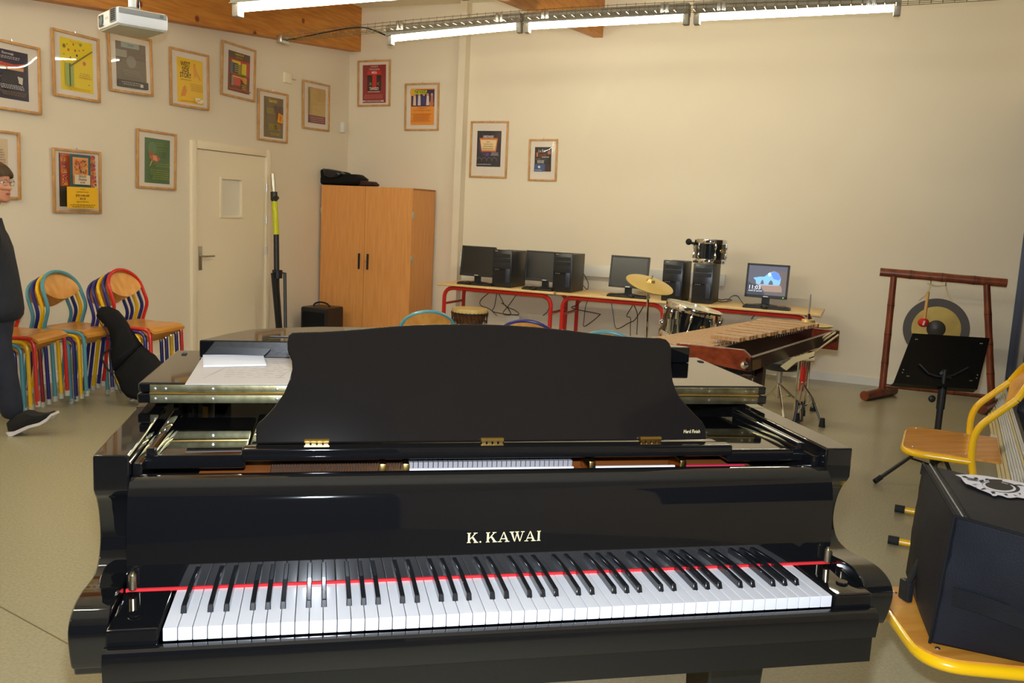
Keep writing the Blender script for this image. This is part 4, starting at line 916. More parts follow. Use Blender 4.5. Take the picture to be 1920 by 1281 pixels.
def tower(pxl, pyb, pxr, pyt, label, depth=.40):
    a, b = pB(pxl, pyb, DF-.08), pB(pxr, pyb, DF-.08); h = .355; w_ = b.x-a.x; z = TZ+.001
    t = thing('computer_tower', label, 'computer', W((a.x+b.x)/2, -DF+.28, z), RA); y0 = -DF+.08
    h = pB(pxl, pyt, DF-.08).z-z
    g = MB(); rbox(g, (a.x, y0+.012, z), (b.x, y0+depth, z+h-.012), None, .004); g.build('case', M_pc, t)
    g = MB(); rbox(g, (a.x-.003, y0-.012, z), (b.x+.003, y0+.012, z+h), None, .008); f_ = g.build('front_panel', M_pcf, t)
    for k in range(2): g = MB(); rbox(g, (a.x+.014, y0-.016, z+h-.075-.045*k), (b.x-.014, y0-.011, z+h-.04-.045*k), None, .002); g.build('drive_bay', M_plastic, f_)
    g = MB(); rbox(g, (a.x+.01, y0-.018, z+h*.46), (b.x-.07, y0-.011, z+h*.50)); g.build('port_strip', M_scr, f_)
    for k in range(3): g = MB(); rbox(g, (a.x+.025+k*.018, y0-.02, z+h*.465), (a.x+.036+k*.018, y0-.017, z+h*.48)); g.build('port', M_steel, f_)
    g = MB(); rbox(g, (b.x-.055, y0-.017, z+.05), (b.x-.012, y0-.011, z+h*.5), None, .003); g.build('vent', mat('pc_vent', c8(48, 54, 70), .4), f_)
    g = MB(); rbox(g, (a.x+.02, y0-.0135, z+h-.02), (a.x+.05, y0-.0115, z+h-.012)); g.build('badge', M_steel, f_)
    return t, a, b, z+h
tower(923, 538, 957.5, 467, 'black tower computer to the right of the leftmost monitor')
tower(1036, 547, 1070, 473, 'black tower computer partly covering the second monitor')
tower(1240, 562, 1277, 487, 'black tower computer right beside the tilted cymbal')
_, ta, tb, tzz = tower(1296, 570, 1333, 493, 'black tower computer carrying the small black drum')
def monitor(pts, label, sc=None, dist=.36, stand=None):
    """pts: TL, TR, BR, BL pixels"""
    Pp = [pB(x, y, DF-dist) for x, y in pts]; c = sum(Pp, Vector())/4; w_ = ((Pp[1].x-Pp[0].x)+(Pp[2].x-Pp[3].x))/2; h = ((Pp[0].z-Pp[3].z)+(Pp[1].z-Pp[2].z))/2
    t = thing('computer_monitor', label, 'monitor', W(c.x, c.y, TZ), RA); zc = c.z-TZ
    tl = math.atan2(Pp[1].z-Pp[0].z, w_)*.5
    Mx = Matrix.Translation((0, 0, zc)) @ Matrix.Rotation(-tl, 4, 'Y') @ Matrix.Rotation(math.radians(-8), 4, 'X')
    MB().box((-w_/2, -.002, -h/2), (w_/2, .03, h/2), None, Mx, .006).build('housing', M_plastic, t, True)
    bz = .018
    g = MB()
    for (x0, x1, z0, z1) in ((-w_/2, w_/2, -h/2, -h/2+bz*1.3), (-w_/2, w_/2, h/2-bz, h/2), (-w_/2, -w_/2+bz, -h/2, h/2), (w_/2-bz, w_/2, -h/2, h/2)): g.box((x0, -.008, z0), (x1, .0, z1), None, Mx, .002)
    g.build('bezel', M_plastic, t, True)
    W2, H2 = w_/2-bz, h/2-bz
    if sc is None: MB().box((-W2, -.0035, -H2+bz*.3), (W2, -.0025, H2), None, Mx).build('screen', M_scr, t, True)
    else: sc(t, Mx, W2, H2, bz)
    MB().box((-.035, .0, .012), (.035, .03, zc-h/2+.03), None, None, .006).build('stand_neck', M_plastic, t, True)
    MB().lathe([(.0, 0), (.11, 0), (.11, .008), (.03, .018), (0, .018)], n=24, M=Matrix.Diagonal((1, .8, 1, 1))).build('stand_foot', M_plastic, t, True)
    MB().box((-.022, -.0095, -h/2+.006), (.022, -.0075, -h/2+.014), None, Mx).build('badge', M_steel, t, True)
    return t
monitor([(868, 460), (931, 464), (924, 521), (862, 515)], 'dark monitor turned off, leftmost on the computer tables')
monitor([(987, 469), (1064, 474), (1060, 530), (984, 525)], 'dark monitor turned off, half hidden by the second tower')
monitor([(1147, 478), (1218, 483), (1214, 543), (1141, 537)], 'dark monitor turned off, behind the tilted cymbal')
def lock_screen(t, Mx, W2, H2, bz):
    em = lambda n, c, s=1.1: mat(n, (0, 0, 0, 1), .4, emit=(c8(*c), s))
    g = MB()
    def P(pts, m, k): g.add([Mx @ Vector((-W2+2*W2*u, -.0035-.0002*k, H2-2*H2*v)) for u, v in pts][::-1], [list(range(len(pts)))], m)
    P([(0, 0), (1, 0), (1, 1), (0, 1)], em('screen_grey', (104, 106, 122), .8), 0)
    P([(.55, .1), (1, .15), (1, .95), (.5, .95), (.4, .7)], em('screen_brown', (122, 108, 106), .8), 1)
    P([(.30, .62), (.62, .64), (.86, .62), (.9, .75), (.9, .85), (.45, .86)], em('screen_sand', (176, 150, 134), .85), 2)
    P([(.13, .42), (.30, .37), (.42, .36), (.54, .22), (.66, .16), (.78, .22), (.85, .38), (.84, .58), (.78, .64), (.34, .66), (.22, .60), (.20, .50)], em('screen_sky', (128, 190, 240), 1.15), 3)
    P([(.58, .24), (.66, .165), (.78, .225), (.85, .38), (.80, .46), (.66, .42)], em('screen_blue', (96, 140, 250), 1.15), 4)
    P([(.50, .25), (.56, .2), (.6, .3), (.54, .36)], em('screen_cloud', (206, 228, 250), 1.1), 5)
    P([(.20, .585), (.84, .585), (.80, .64), (.34, .66), (.24, .63)], em('screen_sea', (170, 182, 210), 1.0), 5)
    for (a, b) in ((.33, .42), (.54, .66)): P([(a, .62), (a+.02, .52), ((a+b)/2, .46), (b-.01, .53), (b, .62)], em('screen_rock', (106, 110, 118), .8), 6)
    P([(0, .55), (.12, .62), (.22, .64), (.33, .76), (.45, .92), (.45, 1), (0, 1)], em('screen_dark', (72, 78, 96), .7), 4)
    s_ = g.build('screen', None, t, True, smooth=0)
    g = MB()
    for (s, u, v, k) in (('11:03', .19, .74, .052), ('lundi 27 janvier', .22, .85, .020)):
        vs, fs = text_geo(s, 1, 'CENTER'); c = Vector((-W2+2*W2*u, -.006, H2-2*H2*v)); g.add([Mx @ (c+q*k) for q in vs], fs)
    g.build('lettering', em('screen_white', (255, 255, 255), 1.2), s_, True, smooth=0)
    MB().box((W2-.02, -.0095, -H2-.012), (W2-.012, -.0075, -H2-.006), None, Mx).build('power_light', mat('green_led', (0, 0, 0, 1), emit=((.1, 1, .1), 3)), t, True)
monitor([(1402, 493), (1482, 498), (1475, 562), (1396, 555)], 'lit monitor showing a blue beach lock screen and 11:03', lock_screen, .40)
def keyboard(pa, pb_, label):
    a, b = pB(*pa, DF-.04), pB(*pb_, DF-.04); z = TZ+.001; ln = max(.3, b.x-a.x); cx_ = (a.x+b.x)/2
    t = thing('computer_keyboard', label, 'keyboard', W(cx_, -DF+.11, z), RA)
    MB().box((-ln/2, -.07, 0), (ln/2, .07, .018), None, None, .005).build('base', M_plastic, t, True)
    g = MB(); nk = 16
    for r in range(5):
        for c in range(nk): g.box((-ln/2+.01+c*(ln-.02)/nk, -.058+r*.023, .018), (-ln/2+.006+(c+1)*(ln-.02)/nk, -.039+r*.023, .025))
    o = g.build('keys', M_pcf, t, True); o['kind'] = 'stuff'
    return t
def mouse(px_, py_, label):
    q = pB(px_, py_, DF-.03); t = MB().ell((0, 0, 0), (.03, .05, .02)).build('computer_mouse', M_plastic); t.location = W(q.x, -DF+.05, TZ+.02); t.rotation_euler = (0, 0, RA+.3); tag(t, label, 'mouse'); t.data.transform(Matrix.Translation((0, 0, 0)))
    for v in t.data.vertices: v.co.z = max(v.co.z, -.018)
keyboard((856, 530), (921, 534), 'black keyboard in front of the leftmost monitor'); mouse(876, 531, 'black mouse by the leftmost keyboard')
keyboard((978, 537), (1034, 544), 'black keyboard between the first and second tower'); mouse(999, 542, 'black mouse at left of the second tower')
keyboard((1137, 551), (1213, 556), 'black keyboard behind the tilted cymbal'); mouse(1182, 557, 'black mouse in front of the third keyboard')
keyboard((1392, 571), (1481, 578), 'black keyboard under the lit monitor'); mouse(1432, 577, 'black mouse resting before the lit monitor keyboard')
# cables
def cable(pxs, label, d0=.25, r=.004, group=None):
    P = [W(*pB(x, y, d0+.0*i)) for i, (x, y) in enumerate(pxs)]
    o = MB().tube(smoothpath(P, 5), r, n=5).build('computer_cable', M_plastic); tag(o, label, 'cable', group); return o
gU = 'computer cables hanging under the tables'
for i, l in enumerate([[(918, 548), (902, 562), (901, 572), (915, 578), (921, 582), (932, 592)], [(932, 548), (927, 575), (924, 584), (948, 589), (972, 590), (966, 582), (948, 574), (940, 560), (934, 549)], [(968, 553), (956, 570), (943, 588), (958, 590), (950, 575), (940, 568)], [(1026, 553), (1030, 572), (1026, 585), (1018, 592)], [(1092, 562), (1082, 572), (1073, 578), (1120, 588), (1123, 592), (1096, 612), (1095, 600), (1098, 575), (1103, 562)], [(1146, 566), (1150, 590), (1153, 612), (1160, 616), (1178, 606), (1190, 600), (1202, 582), (1209, 570)], [(1188, 570), (1175, 592), (1182, 596), (1182, 612), (1182, 630)], [(1188, 571), (1195, 590), (1194, 628)], [(1058, 556), (1062, 575), (1052, 598), (1050, 612)], [(1418, 588), (1409, 598)]]):
    P = cable(l, 'black cable dangling under the tables, '+['upper loop behind the djembe', 'long double loop right of the djembe', 'crossing loop left of the first table leg', 'short curl beside the first table leg', 'pointed triangle loop under the middle table', 'wide sagging loop beneath the keyboard', 'zigzag one left of the cymbal stand', 'straight one touching the cymbal stand', 'curl between the paired red legs', 'short stub under the lit monitor'][i], .25, .0042, gU)
gT = 'computer cables lying on the tables'
def tcable(l, n):
    P = []
    for (x, y) in l:
        q = hit(x, y, W(0, 0, TZ+.006), Vector((0, 0, 1))); lq = L(q)
        if lq.y > .08: q = W(*pB(x, y, -.06)); 
        P.append(q)
    tag(MB().tube(smoothpath(P, 4), .004, n=5).build('computer_cable', M_plastic), n, 'cable')
tcable([(1088, 503), (1098, 520), (1103, 532), (1101, 543), (1094, 536), (1086, 530)], 'black cable looping out behind the second tower')
tcable([(1339, 540), (1341, 555), (1350, 562), (1362, 561), (1372, 563), (1352, 566), (1340, 560)], 'tangled black cable right of the drum tower')
tcable([(1362, 566), (1372, 556), (1382, 555), (1388, 562), (1394, 570)], 'black cable arching from the tangle to the lit monitor')
tcable([(1281, 549), (1287, 555), (1290, 562), (1283, 563)], 'short black cable between the two right towers')

# ================================================================ DJEMBE
q = pB(880, 607, .95); db = W(q.x, -.95, 0); zt = pB(880, 578, .95).z; R0 = (pB(911, 590, .95).x-pB(849, 590, .95).x)/2*.97
dj = thing('djembe', 'wooden djembe drum with pale skin under the first table edge', 'drum', db, RA)
M_dj = wood('djembe_wood', c8(120, 72, 36), c8(84, 46, 22), (3, 3, .3), 14, .4)
MB().lathe([(.13, 0), (.10, .1), (.07, .2), (.09, .27), (R0*.85, .40), (R0, zt-.05), (R0, zt-.01)]).build('shell', M_dj, dj, True)
MB().lathe([(R0*1.02, zt-.05), (R0*1.04, zt-.02), (R0*1.0, zt), (0, zt+.004)]).build('skin', mat('goat_skin', c8(216, 190, 130), .5, noise=(8, 4, c8(196, 166, 100))), dj, True)
MB().tube([(R0*1.03*math.cos(a), R0*1.03*math.sin(a), zt-.045) for a in [2*math.pi*i/28 for i in range(28)]], .008, closed=True, n=6).build('ring', M_plastic, dj, True)
g = MB()
for i in range(28):
    a = 2*math.pi*i/28; b = a+.11; g.tube([(R0*1.04*math.cos(a), R0*1.04*math.sin(a), zt-.03), (R0*1.0*math.cos(b), R0*1.0*math.sin(b), zt-.14), (R0*.86*math.cos(a), R0*.86*math.sin(a), .40)], .0035, n=4)
o = g.build('rope_lacing', M_plastic, dj, True); o['kind'] = 'stuff'

# ================================================================ DRUM KIT PIECES
def drum(name, label, c, R, H, axis=Vector((0, 0, 1)), lugs=6, rz=0, group=None, parts=True):
    t = thing(name, label, 'drum', c); q = Vector((0, 0, 1)).rotation_difference(axis.normalized())
    t.rotation_mode = 'XYZ'; t.rotation_euler = q.to_euler()
    MB().lathe([(R*.97, 0), (R*.97, H)], n=40).build('shell', M_drum, t, True)
    for z in (0, H):
        MB().lathe([(R*.98, z-.018), (R*1.03, z-.02), (R*1.05, z), (R*1.03, z+.02), (R*.98, z+.018), (R*.98, z-.018)], n=40).build('hoop', M_chrome, t, True)
    MB().lathe([(0, H+.004), (R*.99, H+.004), (R*.99, H-.004), (0, H-.004)], n=40).build('drum_head', mat('drum_head', c8(210, 200, 170), .35), t, True)
    g = MB(); g.tube([(R*1.0, 0, -.01), (R*1.02, 0, H+.01)], .0045, n=6)
    for z in (.25, .75): g.ell((R*1.0, 0, H*z), (.018, .013, .035), n=8)
    l0 = g.build('lug', M_chrome, t, True)
    l0.rotation_euler = (0, 0, rz)
    for i in range(1, lugs): dup_part(l0, (0, 0, 0), rz+2*math.pi*i/lugs)
    MB().lathe([(.0, 0), (.02, .0), (.018, .004), (0, .005)], n=12, M=Matrix.Rotation(rz+.5, 4, 'Z') @ Matrix.Translation((R*.975, 0, H*.55)) @ Matrix.Rotation(math.pi/2, 4, 'Y')).build('badge', M_gold, t, True)
    return t
va = math.atan2((W(4.4, -.5)-CAM).y, (W(4.4, -.5)-CAM).x)+math.pi       # direction from drum towards camera
# tom standing on the fourth tower
qa, qb = pB(1299, 493, DF-.22), pB(1358, 497, DF-.22); Rt = (qb.x-qa.x)/2*.99; zt0 = tzz+.022
dh = pB(1330, 453, DF-.22).z-zt0
tm = drum('tom_drum', 'small black drum with chrome hoops sitting on top of a tower computer', W((qa.x+qb.x)/2, qa.y+.02, zt0), Rt, dh, rz=va+.35)
g = MB(); a_ = va-1.45; g.tube([(Rt*math.cos(a_), Rt*math.sin(a_), dh*.85), ((Rt+.05)*math.cos(a_), (Rt+.05)*math.sin(a_), dh*.9)], .012, n=8); g.ell(((Rt+.055)*math.cos(a_), (Rt+.055)*math.sin(a_), dh*.93), (.03, .03, .03), n=10); g.build('mount_knob', M_rub, tm, True)
# tilted snare and floor tom on chrome legs
zk = .50; cK = pz(1300, 637, zk); up = (Vector((0, 0, 1))+RT*.20-Vector((FW.x, FW.y, 0))*.05).normalized()
cK = hit(1302, 580, W(0, -2.5, 0), BY)-up*.21
drm = drum('floor_tom', 'tilted black drum with chrome hoops between cymbal and marimba', cK, .195, .21, up, 8, va, None)
cS = cK-Vector((0, 0, .10))-up*.12
for (bx_, by_, tx_, ty_) in ((1256, 655, 1257, 606), (1268, 664, 1272, 592), (1345, 660, 1340, 600)):
    P0 = pat(bx_, by_, cK-Vector((FW.x, FW.y, 0))*.2); P1 = pat(tx_, ty_, cK-Vector((FW.x, FW.y, 0))*.2); dv = (P0-P1); Pb = P1+dv*((P1.z-.02)/max(.01, -dv.z))
    g = MB().tube([P1, Pb], .011, n=10); g.tube([P1+Vector((0, 0, .03)), P1-Vector((0, 0, .06))], .022, n=10); lg = g.build('leg', M_chrome, drm)
    MB().tube([Pb+Vector((0, 0, .05)), Pb-Vector((0, 0, .01))], .02, n=10).build('rubber_foot', M_rub, lg)
# red carpet bag / case low behind desk right
# crash cymbal on straight stand
cz_ = hit(1219, 530, W(0, -2.3, 0), BY)
cy = thing('cymbal_stand', 'tilted bronze cymbal on slim chrome stand before the tables', 'cymbal', (cz_.x, cz_.y, 0))
M_bronze = mat('bronze', c8(224, 198, 128), .32, metal=.7, noise=(3, 2, c8(212, 182, 104)))
e0 = pat(1175, 519, cz_); e1 = pat(1263, 542, cz_); RC = (e1-e0).length/2; ax = (e1-e0).normalized()
upc = (Vector((0, 0, 1))-ax*ax.z).normalized(); fwc = Vector((FW.x, FW.y, 0)).normalized(); nC = (upc*1.0-fwc*.30).normalized()
qC = Vector((0, 0, 1)).rotation_difference(nC).to_matrix().to_4x4(); MC = Matrix.Translation((e0+e1)/2) @ qC
g = MB().lathe([(RC, -.012), (RC*.6, .004), (RC*.2, .012), (RC*.16, .030), (.01, .036), (.01, .032), (RC*.15, .024), (RC*.2, .008), (RC*.6, 0), (RC, -.015)], n=48, M=MC); g.build('cymbal', M_bronze, cy)
top = (e0+e1)/2+nC*.06
MB().tube([top, (e0+e1)/2-nC*.05], .006, n=8).build('tilter', M_chrome, cy)
ft_ = Vector((cz_.x, cz_.y, 0)); 
MB().tube([(e0+e1)/2-nC*.04, Vector((cz_.x, cz_.y, .48))], .009, n=10).build('upper_tube', M_chrome, cy)
MB().tube([Vector((cz_.x, cz_.y, .52)), Vector((cz_.x, cz_.y, .06))], .014, n=10).build('lower_tube', M_chrome, cy)
g = MB(); g.tube([Vector((cz_.x-.05, cz_.y, .5)), Vector((cz_.x+.03, cz_.y, .5))], .008, n=8); g.tube([Vector((cz_.x-.05, cz_.y-.02, .5)), Vector((cz_.x-.05, cz_.y+.02, .5))], .008, n=8); g.build('wing_screw', M_chrome, cy)
for k in range(3):
    a = k*2.094+.3; e = Vector((cz_.x+.26*math.cos(a), cz_.y+.26*math.sin(a), .012)); MB().tube([Vector((cz_.x, cz_.y, .30)), e], .008, n=8).build('leg', M_chrome, cy)
    MB().ell(e, (.022, .022, .012), n=8).build('rubber_foot', M_rub, cy)
# hi-hat stand right of the marimba
hb_ = pz(1497, 792, 0); hp = lambda px, py: pat(px, py, hb_)
hh = thing('hi_hat_stand', 'chrome hi-hat stand with two cymbals behind marimba rail', 'cymbal', (hb_.x, hb_.y, 0))
ht = hp(1521, 552); hcb = hp(1515, 606); hx = hcb.x; hy = hcb.y
def rel(p, z): return Vector((hb_.x, hb_.y, z))
ztop, zcy = ht.z, hcb.z
MB().tube([rel(0, ztop), rel(0, .75)], .0045, n=8).build('pull_rod', M_steel, hh)
MB().tube([rel(0, zcy+.07), rel(0, zcy)], .011, n=10).build('clutch', M_chrome, hh)
Rh = (hp(1566, 606)-hp(1476, 602)).length/2
for (dz, s) in ((.0, 1), (-.022, -1)):
    MB().lathe([(Rh, -.008*s), (Rh*.3, .008*s), (Rh*.26, .026*s), (.008, .030*s), (.008, .026*s), (Rh*.25, .022*s), (Rh*.3, .004*s), (Rh, -.011*s)], n=44, M=Matrix.Translation(rel(0, zcy+dz))).build('cymbal', M_bronze, hh)
MB().tube([rel(0, zcy-.03), rel(0, .42)], .012, n=10).build('upper_tube', M_chrome, hh)
for s in (-1, 1):
    P = [rel(0, .50)+RT*s*.035, rel(0, .05)+RT*s*.035]; P[0].z = .50; P[1].z = .05
    MB().tube(P, .012, n=10).build('frame_tube', M_chrome, hh)
MB().tube([rel(0, .48)-RT*.07, rel(0, .47)+RT*.07], .016, n=10).build('memory_lock', M_chrome, hh)
for (bx_, by_) in ((1541, 798), (1494, 788), (1524, 768)):
    e = pz(bx_, by_, .012); m_ = rel(0, .30); g = MB(); g.tube([m_, (m_+e)/2+Vector((0, 0, .04)), e], .008, n=8); g.tube([rel(0, .10), (m_+e)/2+Vector((0, 0, .02))], .006, n=6); lg = g.build('leg', M_chrome, hh)
    MB().tube([e+Vector((0, 0, .055)), e-Vector((0, 0, .01))], [.016, .024], n=10).build('rubber_foot', M_rub, lg)
g = MB(); pdir = (pz(1480, 800, 0)-hb_).normalized(); g.tube([rel(0, .14)+pdir*.02, rel(0, .16)+pdir*.06, rel(0, .02)+pdir*.1], .010, n=8); g.tube([rel(0, .16)+pdir*.06+RT*.04, rel(0, .02)+pdir*.08+RT*.05], .009, n=8); g.build('pedal_yoke', M_plastic, hh)
g = MB(); g.prism([rel(0, .012)+pdir*.02-RT*.035, rel(0, .012)+pdir*.02+RT*.035, rel(0, .012)+pdir*.26+RT*.035, rel(0, .012)+pdir*.26-RT*.035], (0, 0, .012)); g.build('pedal_plate', M_plastic, hh)
# drum throne
tb_ = pz(1456, 764, 0)
dt = thing('drum_throne', 'black drum throne on chrome tripod below the marimba end', 'stool', (tb_.x, tb_.y, 0)); tq = lambda z: Vector((tb_.x, tb_.y, z))
zs_ = pat(1458, 692, tb_).z
MB().tube([tq(.06), tq(zs_)], .014, n=10).build('post', M_chrome, dt)
MB().tube([tq(zs_-.11), tq(zs_-.02)], .022, n=10).build('sleeve', mat('dull_chrome', (.5, .49, .42), .3, metal=1), dt)
MB().lathe([(0, zs_), (.13, zs_), (.155, zs_+.02), (.155, zs_+.06), (.13, zs_+.08), (0, zs_+.085)], M=Matrix.Translation((tb_.x, tb_.y, 0))).build('seat_pad', mat('blue_black_vinyl', (.012, .014, .022), .4), dt)
for (bx_, by_) in ((1433, 748), (1503, 760), (1470, 790)):
    e = pz(bx_, by_, .012); g = MB(); g.tube([tq(zs_-.12), e], .009, n=8); g.tube([tq(.08), (tq(zs_-.12)*.45+e*.55)], .006, n=6); lg = g.build('leg', M_chrome, dt)
    MB().tube([e+Vector((0, 0, .03)), e-Vector((0, 0, .01))], .016, n=8).build('rubber_foot', M_rub, lg)

# ================================================================ MARIMBA
ZM = .82
mN, mF = pz(1408, 672, ZM), pz(1573, 620, ZM)                         # long rail on the right, near and far end
lN = pz(1268, 643, ZM); lF = pz(1388, 598, ZM+.02)
LD = (mF-mN); LD.z = 0; LL = LD.length; LD.normalize(); WD = Vector((-LD.y, LD.x, 0))   # WD to the left
wn = (lN-mN).length+.10; wf_ = .50
mb_ = thing('marimba', 'brown wooden marimba with two rows of bars beside the drums', 'marimba', (mN.x, mN.y, 0))
def mq(s, t, z): return mN+LD*s+WD*t+Vector((0, 0, z-ZM))
nE = [hit(x, y, mN, LD) for x, y in ((1268, 643), (1393, 656.5), (1408, 671), (1405, 698), (1372, 691.5), (1330, 682), (1268, 668))]
g = MB(); g.prism(nE, LD*.03); o = g.build('end_board', M_mahog, mb_)
bv = o.modifiers.new('b', 'BEVEL'); bv.width = .004; bv.segments = 2; bv.limit_method = 'ANGLE'
q = hit(1396, 685, mN, LD); g = MB().lathe([(0, .012), (.016, .008), (.02, 0), (.0, 0)], n=20, M=Matrix.Translation(q) @ Vector((0, 0, 1)).rotation_difference(-LD).to_matrix().to_4x4()); g.build('end_screw', M_chrome, mb_)
def bar_hex(a, b, w_, z0, z1, name, m):
    """bar from a to b (s,t pairs)"""
    A_, B2 = Vector(a), Vector(b); d = (B2-A_).normalized(); nn = Vector((-d.y, d.x)); pts = [A_+nn*w_/2, B2+nn*w_/2, B2-nn*w_/2, A_-nn*w_/2]
    g = MB(); g.hexa([mq(p.x, p.y, z0) for p in pts], [mq(p.x, p.y, z1) for p in pts]); return g.build(name, m, mb_)
rb = hit(1406, 697, mN, LD).z
bar_hex((.0, .012), (LL, .012), .024, rb+.0, ZM, 'long_rail', M_dkwood)
bar_hex((0.01, wn*.56), (LL, wf_*.50), .022, ZM-.09, ZM-.02, 'centre_rail', M_dkwood)
bar_hex((.06, .19), (LL-.03, .17), .03, ZM-.085, ZM+.022, 'centre_rail', M_dkwood)
bar_hex((0.01, wn-.03), (LL, wf_-.02), .022, ZM-.10, ZM-.02, 'long_rail', M_dkwood)
bar_hex((LL-.015, -.005), (LL-.015, wf_), .03, ZM-.12, ZM, 'far_board', M_mahog)
g = MB(); g.prism([hit(x, y, mN+WD*0, WD) for x, y in ((1411, 676), (1426, 673), (1426, 690), (1411, 695))], -WD*.003); g.build('name_plate', mat('brown_plate', c8(96, 66, 30), .4), mb_)
# bars: naturals then raised accidentals, each one its own piece
nb = 30
for i in range(nb):
    s = .05+(LL-.10)*(i/(nb-1)); f = i/(nb-1); tl = (wn-.005)*(1-f)+(wf_+.0)*f; tr = .245*(1-f)+.20*f
    w_ = (LL-.10)/(nb-1)-.009
    bar_hex((s, tl), (s, tr), w_, ZM-.004, ZM+.016, 'natural_bar', M_rose)
pat5 = [1, 1, 0, 1, 1, 1, 0]
def st(px, py, z): d = pz(px, py, z)-mN; return d.dot(LD), d.dot(WD)
(_s0, tl0), (_s1, tl1), (_s2, tr0), (_s3, tr1) = st(1326, 631, ZM+.05), st(1425, 598, ZM+.05), st(1398, 633, ZM+.05), st(1537, 608, ZM+.05)
for i in range(nb-1):
    if not pat5[i % 7]: continue
    f = i/(nb-2); s = (_s0+_s2)/2*(1-f)+(_s1+_s3)/2*f; tl = tl0*(1-f)+tl1*f; tr = tr0*(1-f)+tr1*f
    bar_hex((s, tl), (s, tr), (LL-.10)/(nb-1)-.014, ZM+.034, ZM+.054, 'accidental_bar', M_rose)
g = MB()
for i in range(nb-1):
    f = i/(nb-2); s = (_s0+_s2)/2*(1-f)+(_s1+_s3)/2*f-.012; tl = tl0*(1-f)+tl1*f; tr = tr0*(1-f)+tr1*f
    for t_ in (tl*.8+tr*.2, tl*.25+tr*.75): g.tube([mq(s, t_, ZM), mq(s, t_, ZM+.045)], .003, n=5)
o = g.build('bar_posts', M_steel, mb_); o['kind'] = 'stuff'
g = MB()
for i in range(nb):
    s = .06+(LL-.12)*(i/(nb-1)); l = .40-.24*i/(nb-1); g.tube([mq(s, .34, ZM-.03), mq(s, .34, ZM-.03-l)], .018, n=8)
o = g.build('resonators', mat('resonator_metal', c8(60, 60, 64), .3, metal=.8), mb_); o['kind'] = 'stuff'
for (s, t_) in ((.10, .05), (LL-.50, .30), (.06, wn-.05), (LL-.06, wf_-.04)):
    g = MB(); g.hexa([mq(s-.02, t_-.02, .03), mq(s+.02, t_-.02, .03), mq(s+.02, t_+.02, .03), mq(s-.02, t_+.02, .03)], [mq(s-.03, t_-.02, ZM-.1), mq(s+.03, t_-.02, ZM-.1), mq(s+.03, t_+.02, ZM-.1), mq(s-.03, t_+.02, ZM-.1)]); lg = g.build('leg', M_dkwood, mb_)
    MB().tube([mq(s-.012, t_, .028), mq(s+.012, t_, .028)], .028, n=14).build('caster', M_rub, lg)
# mallets lying across the long rail
for k, (x0, y0, x1, y1, lb) in enumerate(((1556, 625, 1494, 664, 'pale mallet handle crossing the marimba rail, leftmost of the bundle'), (1566, 624, 1508, 662, 'pale mallet handle in the middle of bundle on marimba rail'), (1572, 628, 1521, 665, 'pale mallet handle on marimba rail with black head, lowest end'))):
    a = hit(x0, y0, mN-WD*.0+Vector((0, 0, 0)), WD); a = pz(x0, y0, ZM+.012); b = pat(x1, y1, a-FW*.12)
    t = thing('mallet', lb, 'mallet', a); MB().tube([a, b], .0055, n=8).build('handle', mat('pale_stick', c8(206, 180, 130), .5), t)
    MB().ell(b, (.02, .02, .02), n=10).build('head', M_rub if k == 2 else mat('yarn', c8(190, 170, 120), .9), t)
bx = thing('cardboard_strip', 'beige folded card strip hanging under marimba rail by the stands', 'strip', pz(1490, 680, .62))
cc = mN+LD*.62; g = MB(); c_ = [pat(x, y, cc) for x, y in ((1463, 687), (1487, 670), (1528, 659), (1526, 668), (1492, 680), (1474, 695))]; g.prism(c_, LD*.02); g.build('strip', mat('card', c8(206, 184, 132), .7), bx)

# ================================================================ GONG
DG = .50
def gb(px, py, d=DG): return W(*pB(px, py, d))
gl_, gr_ = gb(1649, 511), gb(1890, 531)
gs = thing('gong_stand', 'dark bamboo gong stand against the back wall', 'stand', W(pB(1760, 600, DG).x, -DG, 0), RA)
def bamboo(a, b, r, name, n=3, r2=None):
    a, b = Vector(a), Vector(b); r2 = r2 or r; path = []; rs = []
    for i in range(n*4+1):
        t = i/(n*4); path.append(a*(1-t)+b*t); rs.append((r*(1-t)+r2*t)*(1.07 if i % 4 == 0 and 0 < i < n*4 else 1.0))
    o = MB().tube(path, rs, n=14).build(name, M_bamboo, gs)
    for i in range(1, n):
        t = i/n; p = a*(1-t)+b*t; d = (b-a).normalized()*.004; MB().tube([p-d, p+d], (r*(1-t)+r2*t)*1.1, n=14).build('node', M_bamboo2, o)
    MB().tube([b, b+(b-a).normalized()*.002], r2*.8, n=12).build('cut_end', M_bamboo2, o); return o
bamboo(gb(1650, 510), gb(1888, 531), .036, 'top_beam', 4)
pl0, pr0 = gb(1676, 518), gb(1850, 533)
fl0 = gb(1655, 726); fr0 = gb(1864, 722); fl0.z = .07; fr0.z = .07
lx = pB(1655, 722, DG).x; rx = pB(1862, 735, DG).x
bamboo(pl0, W(lx, -DG, .06), .027, 'left_post', 4, .03); bamboo(pr0, W(rx, -DG, .06), .027, 'right_post', 4, .03)
f0, f1 = pz(1617, 738, .04), pz(1688, 727, .04)
fa = (L(f1)-L(f0)); bamboo(W(lx-.14, -DG-.24, .042), W(lx+.10, -DG+.22, .042), .042, 'foot_log', 2); bamboo(W(rx-.10, -DG-.26, .042), W(rx+.10, -DG+.22, .042), .042, 'foot_log', 2)
bamboo(W(lx+.02, -DG, .11), W(rx-.02, -DG, .11), .017, 'cross_bar', 3)
gc = gb(1755, 617); Rg = (gb(1818, 620)-gb(1692, 615)).length/2
go = thing('gong', 'round bronze gong with dark rim hanging in the bamboo stand', 'gong', gc, RA)
MG = Matrix.Rotation(math.pi/2, 4, 'X')
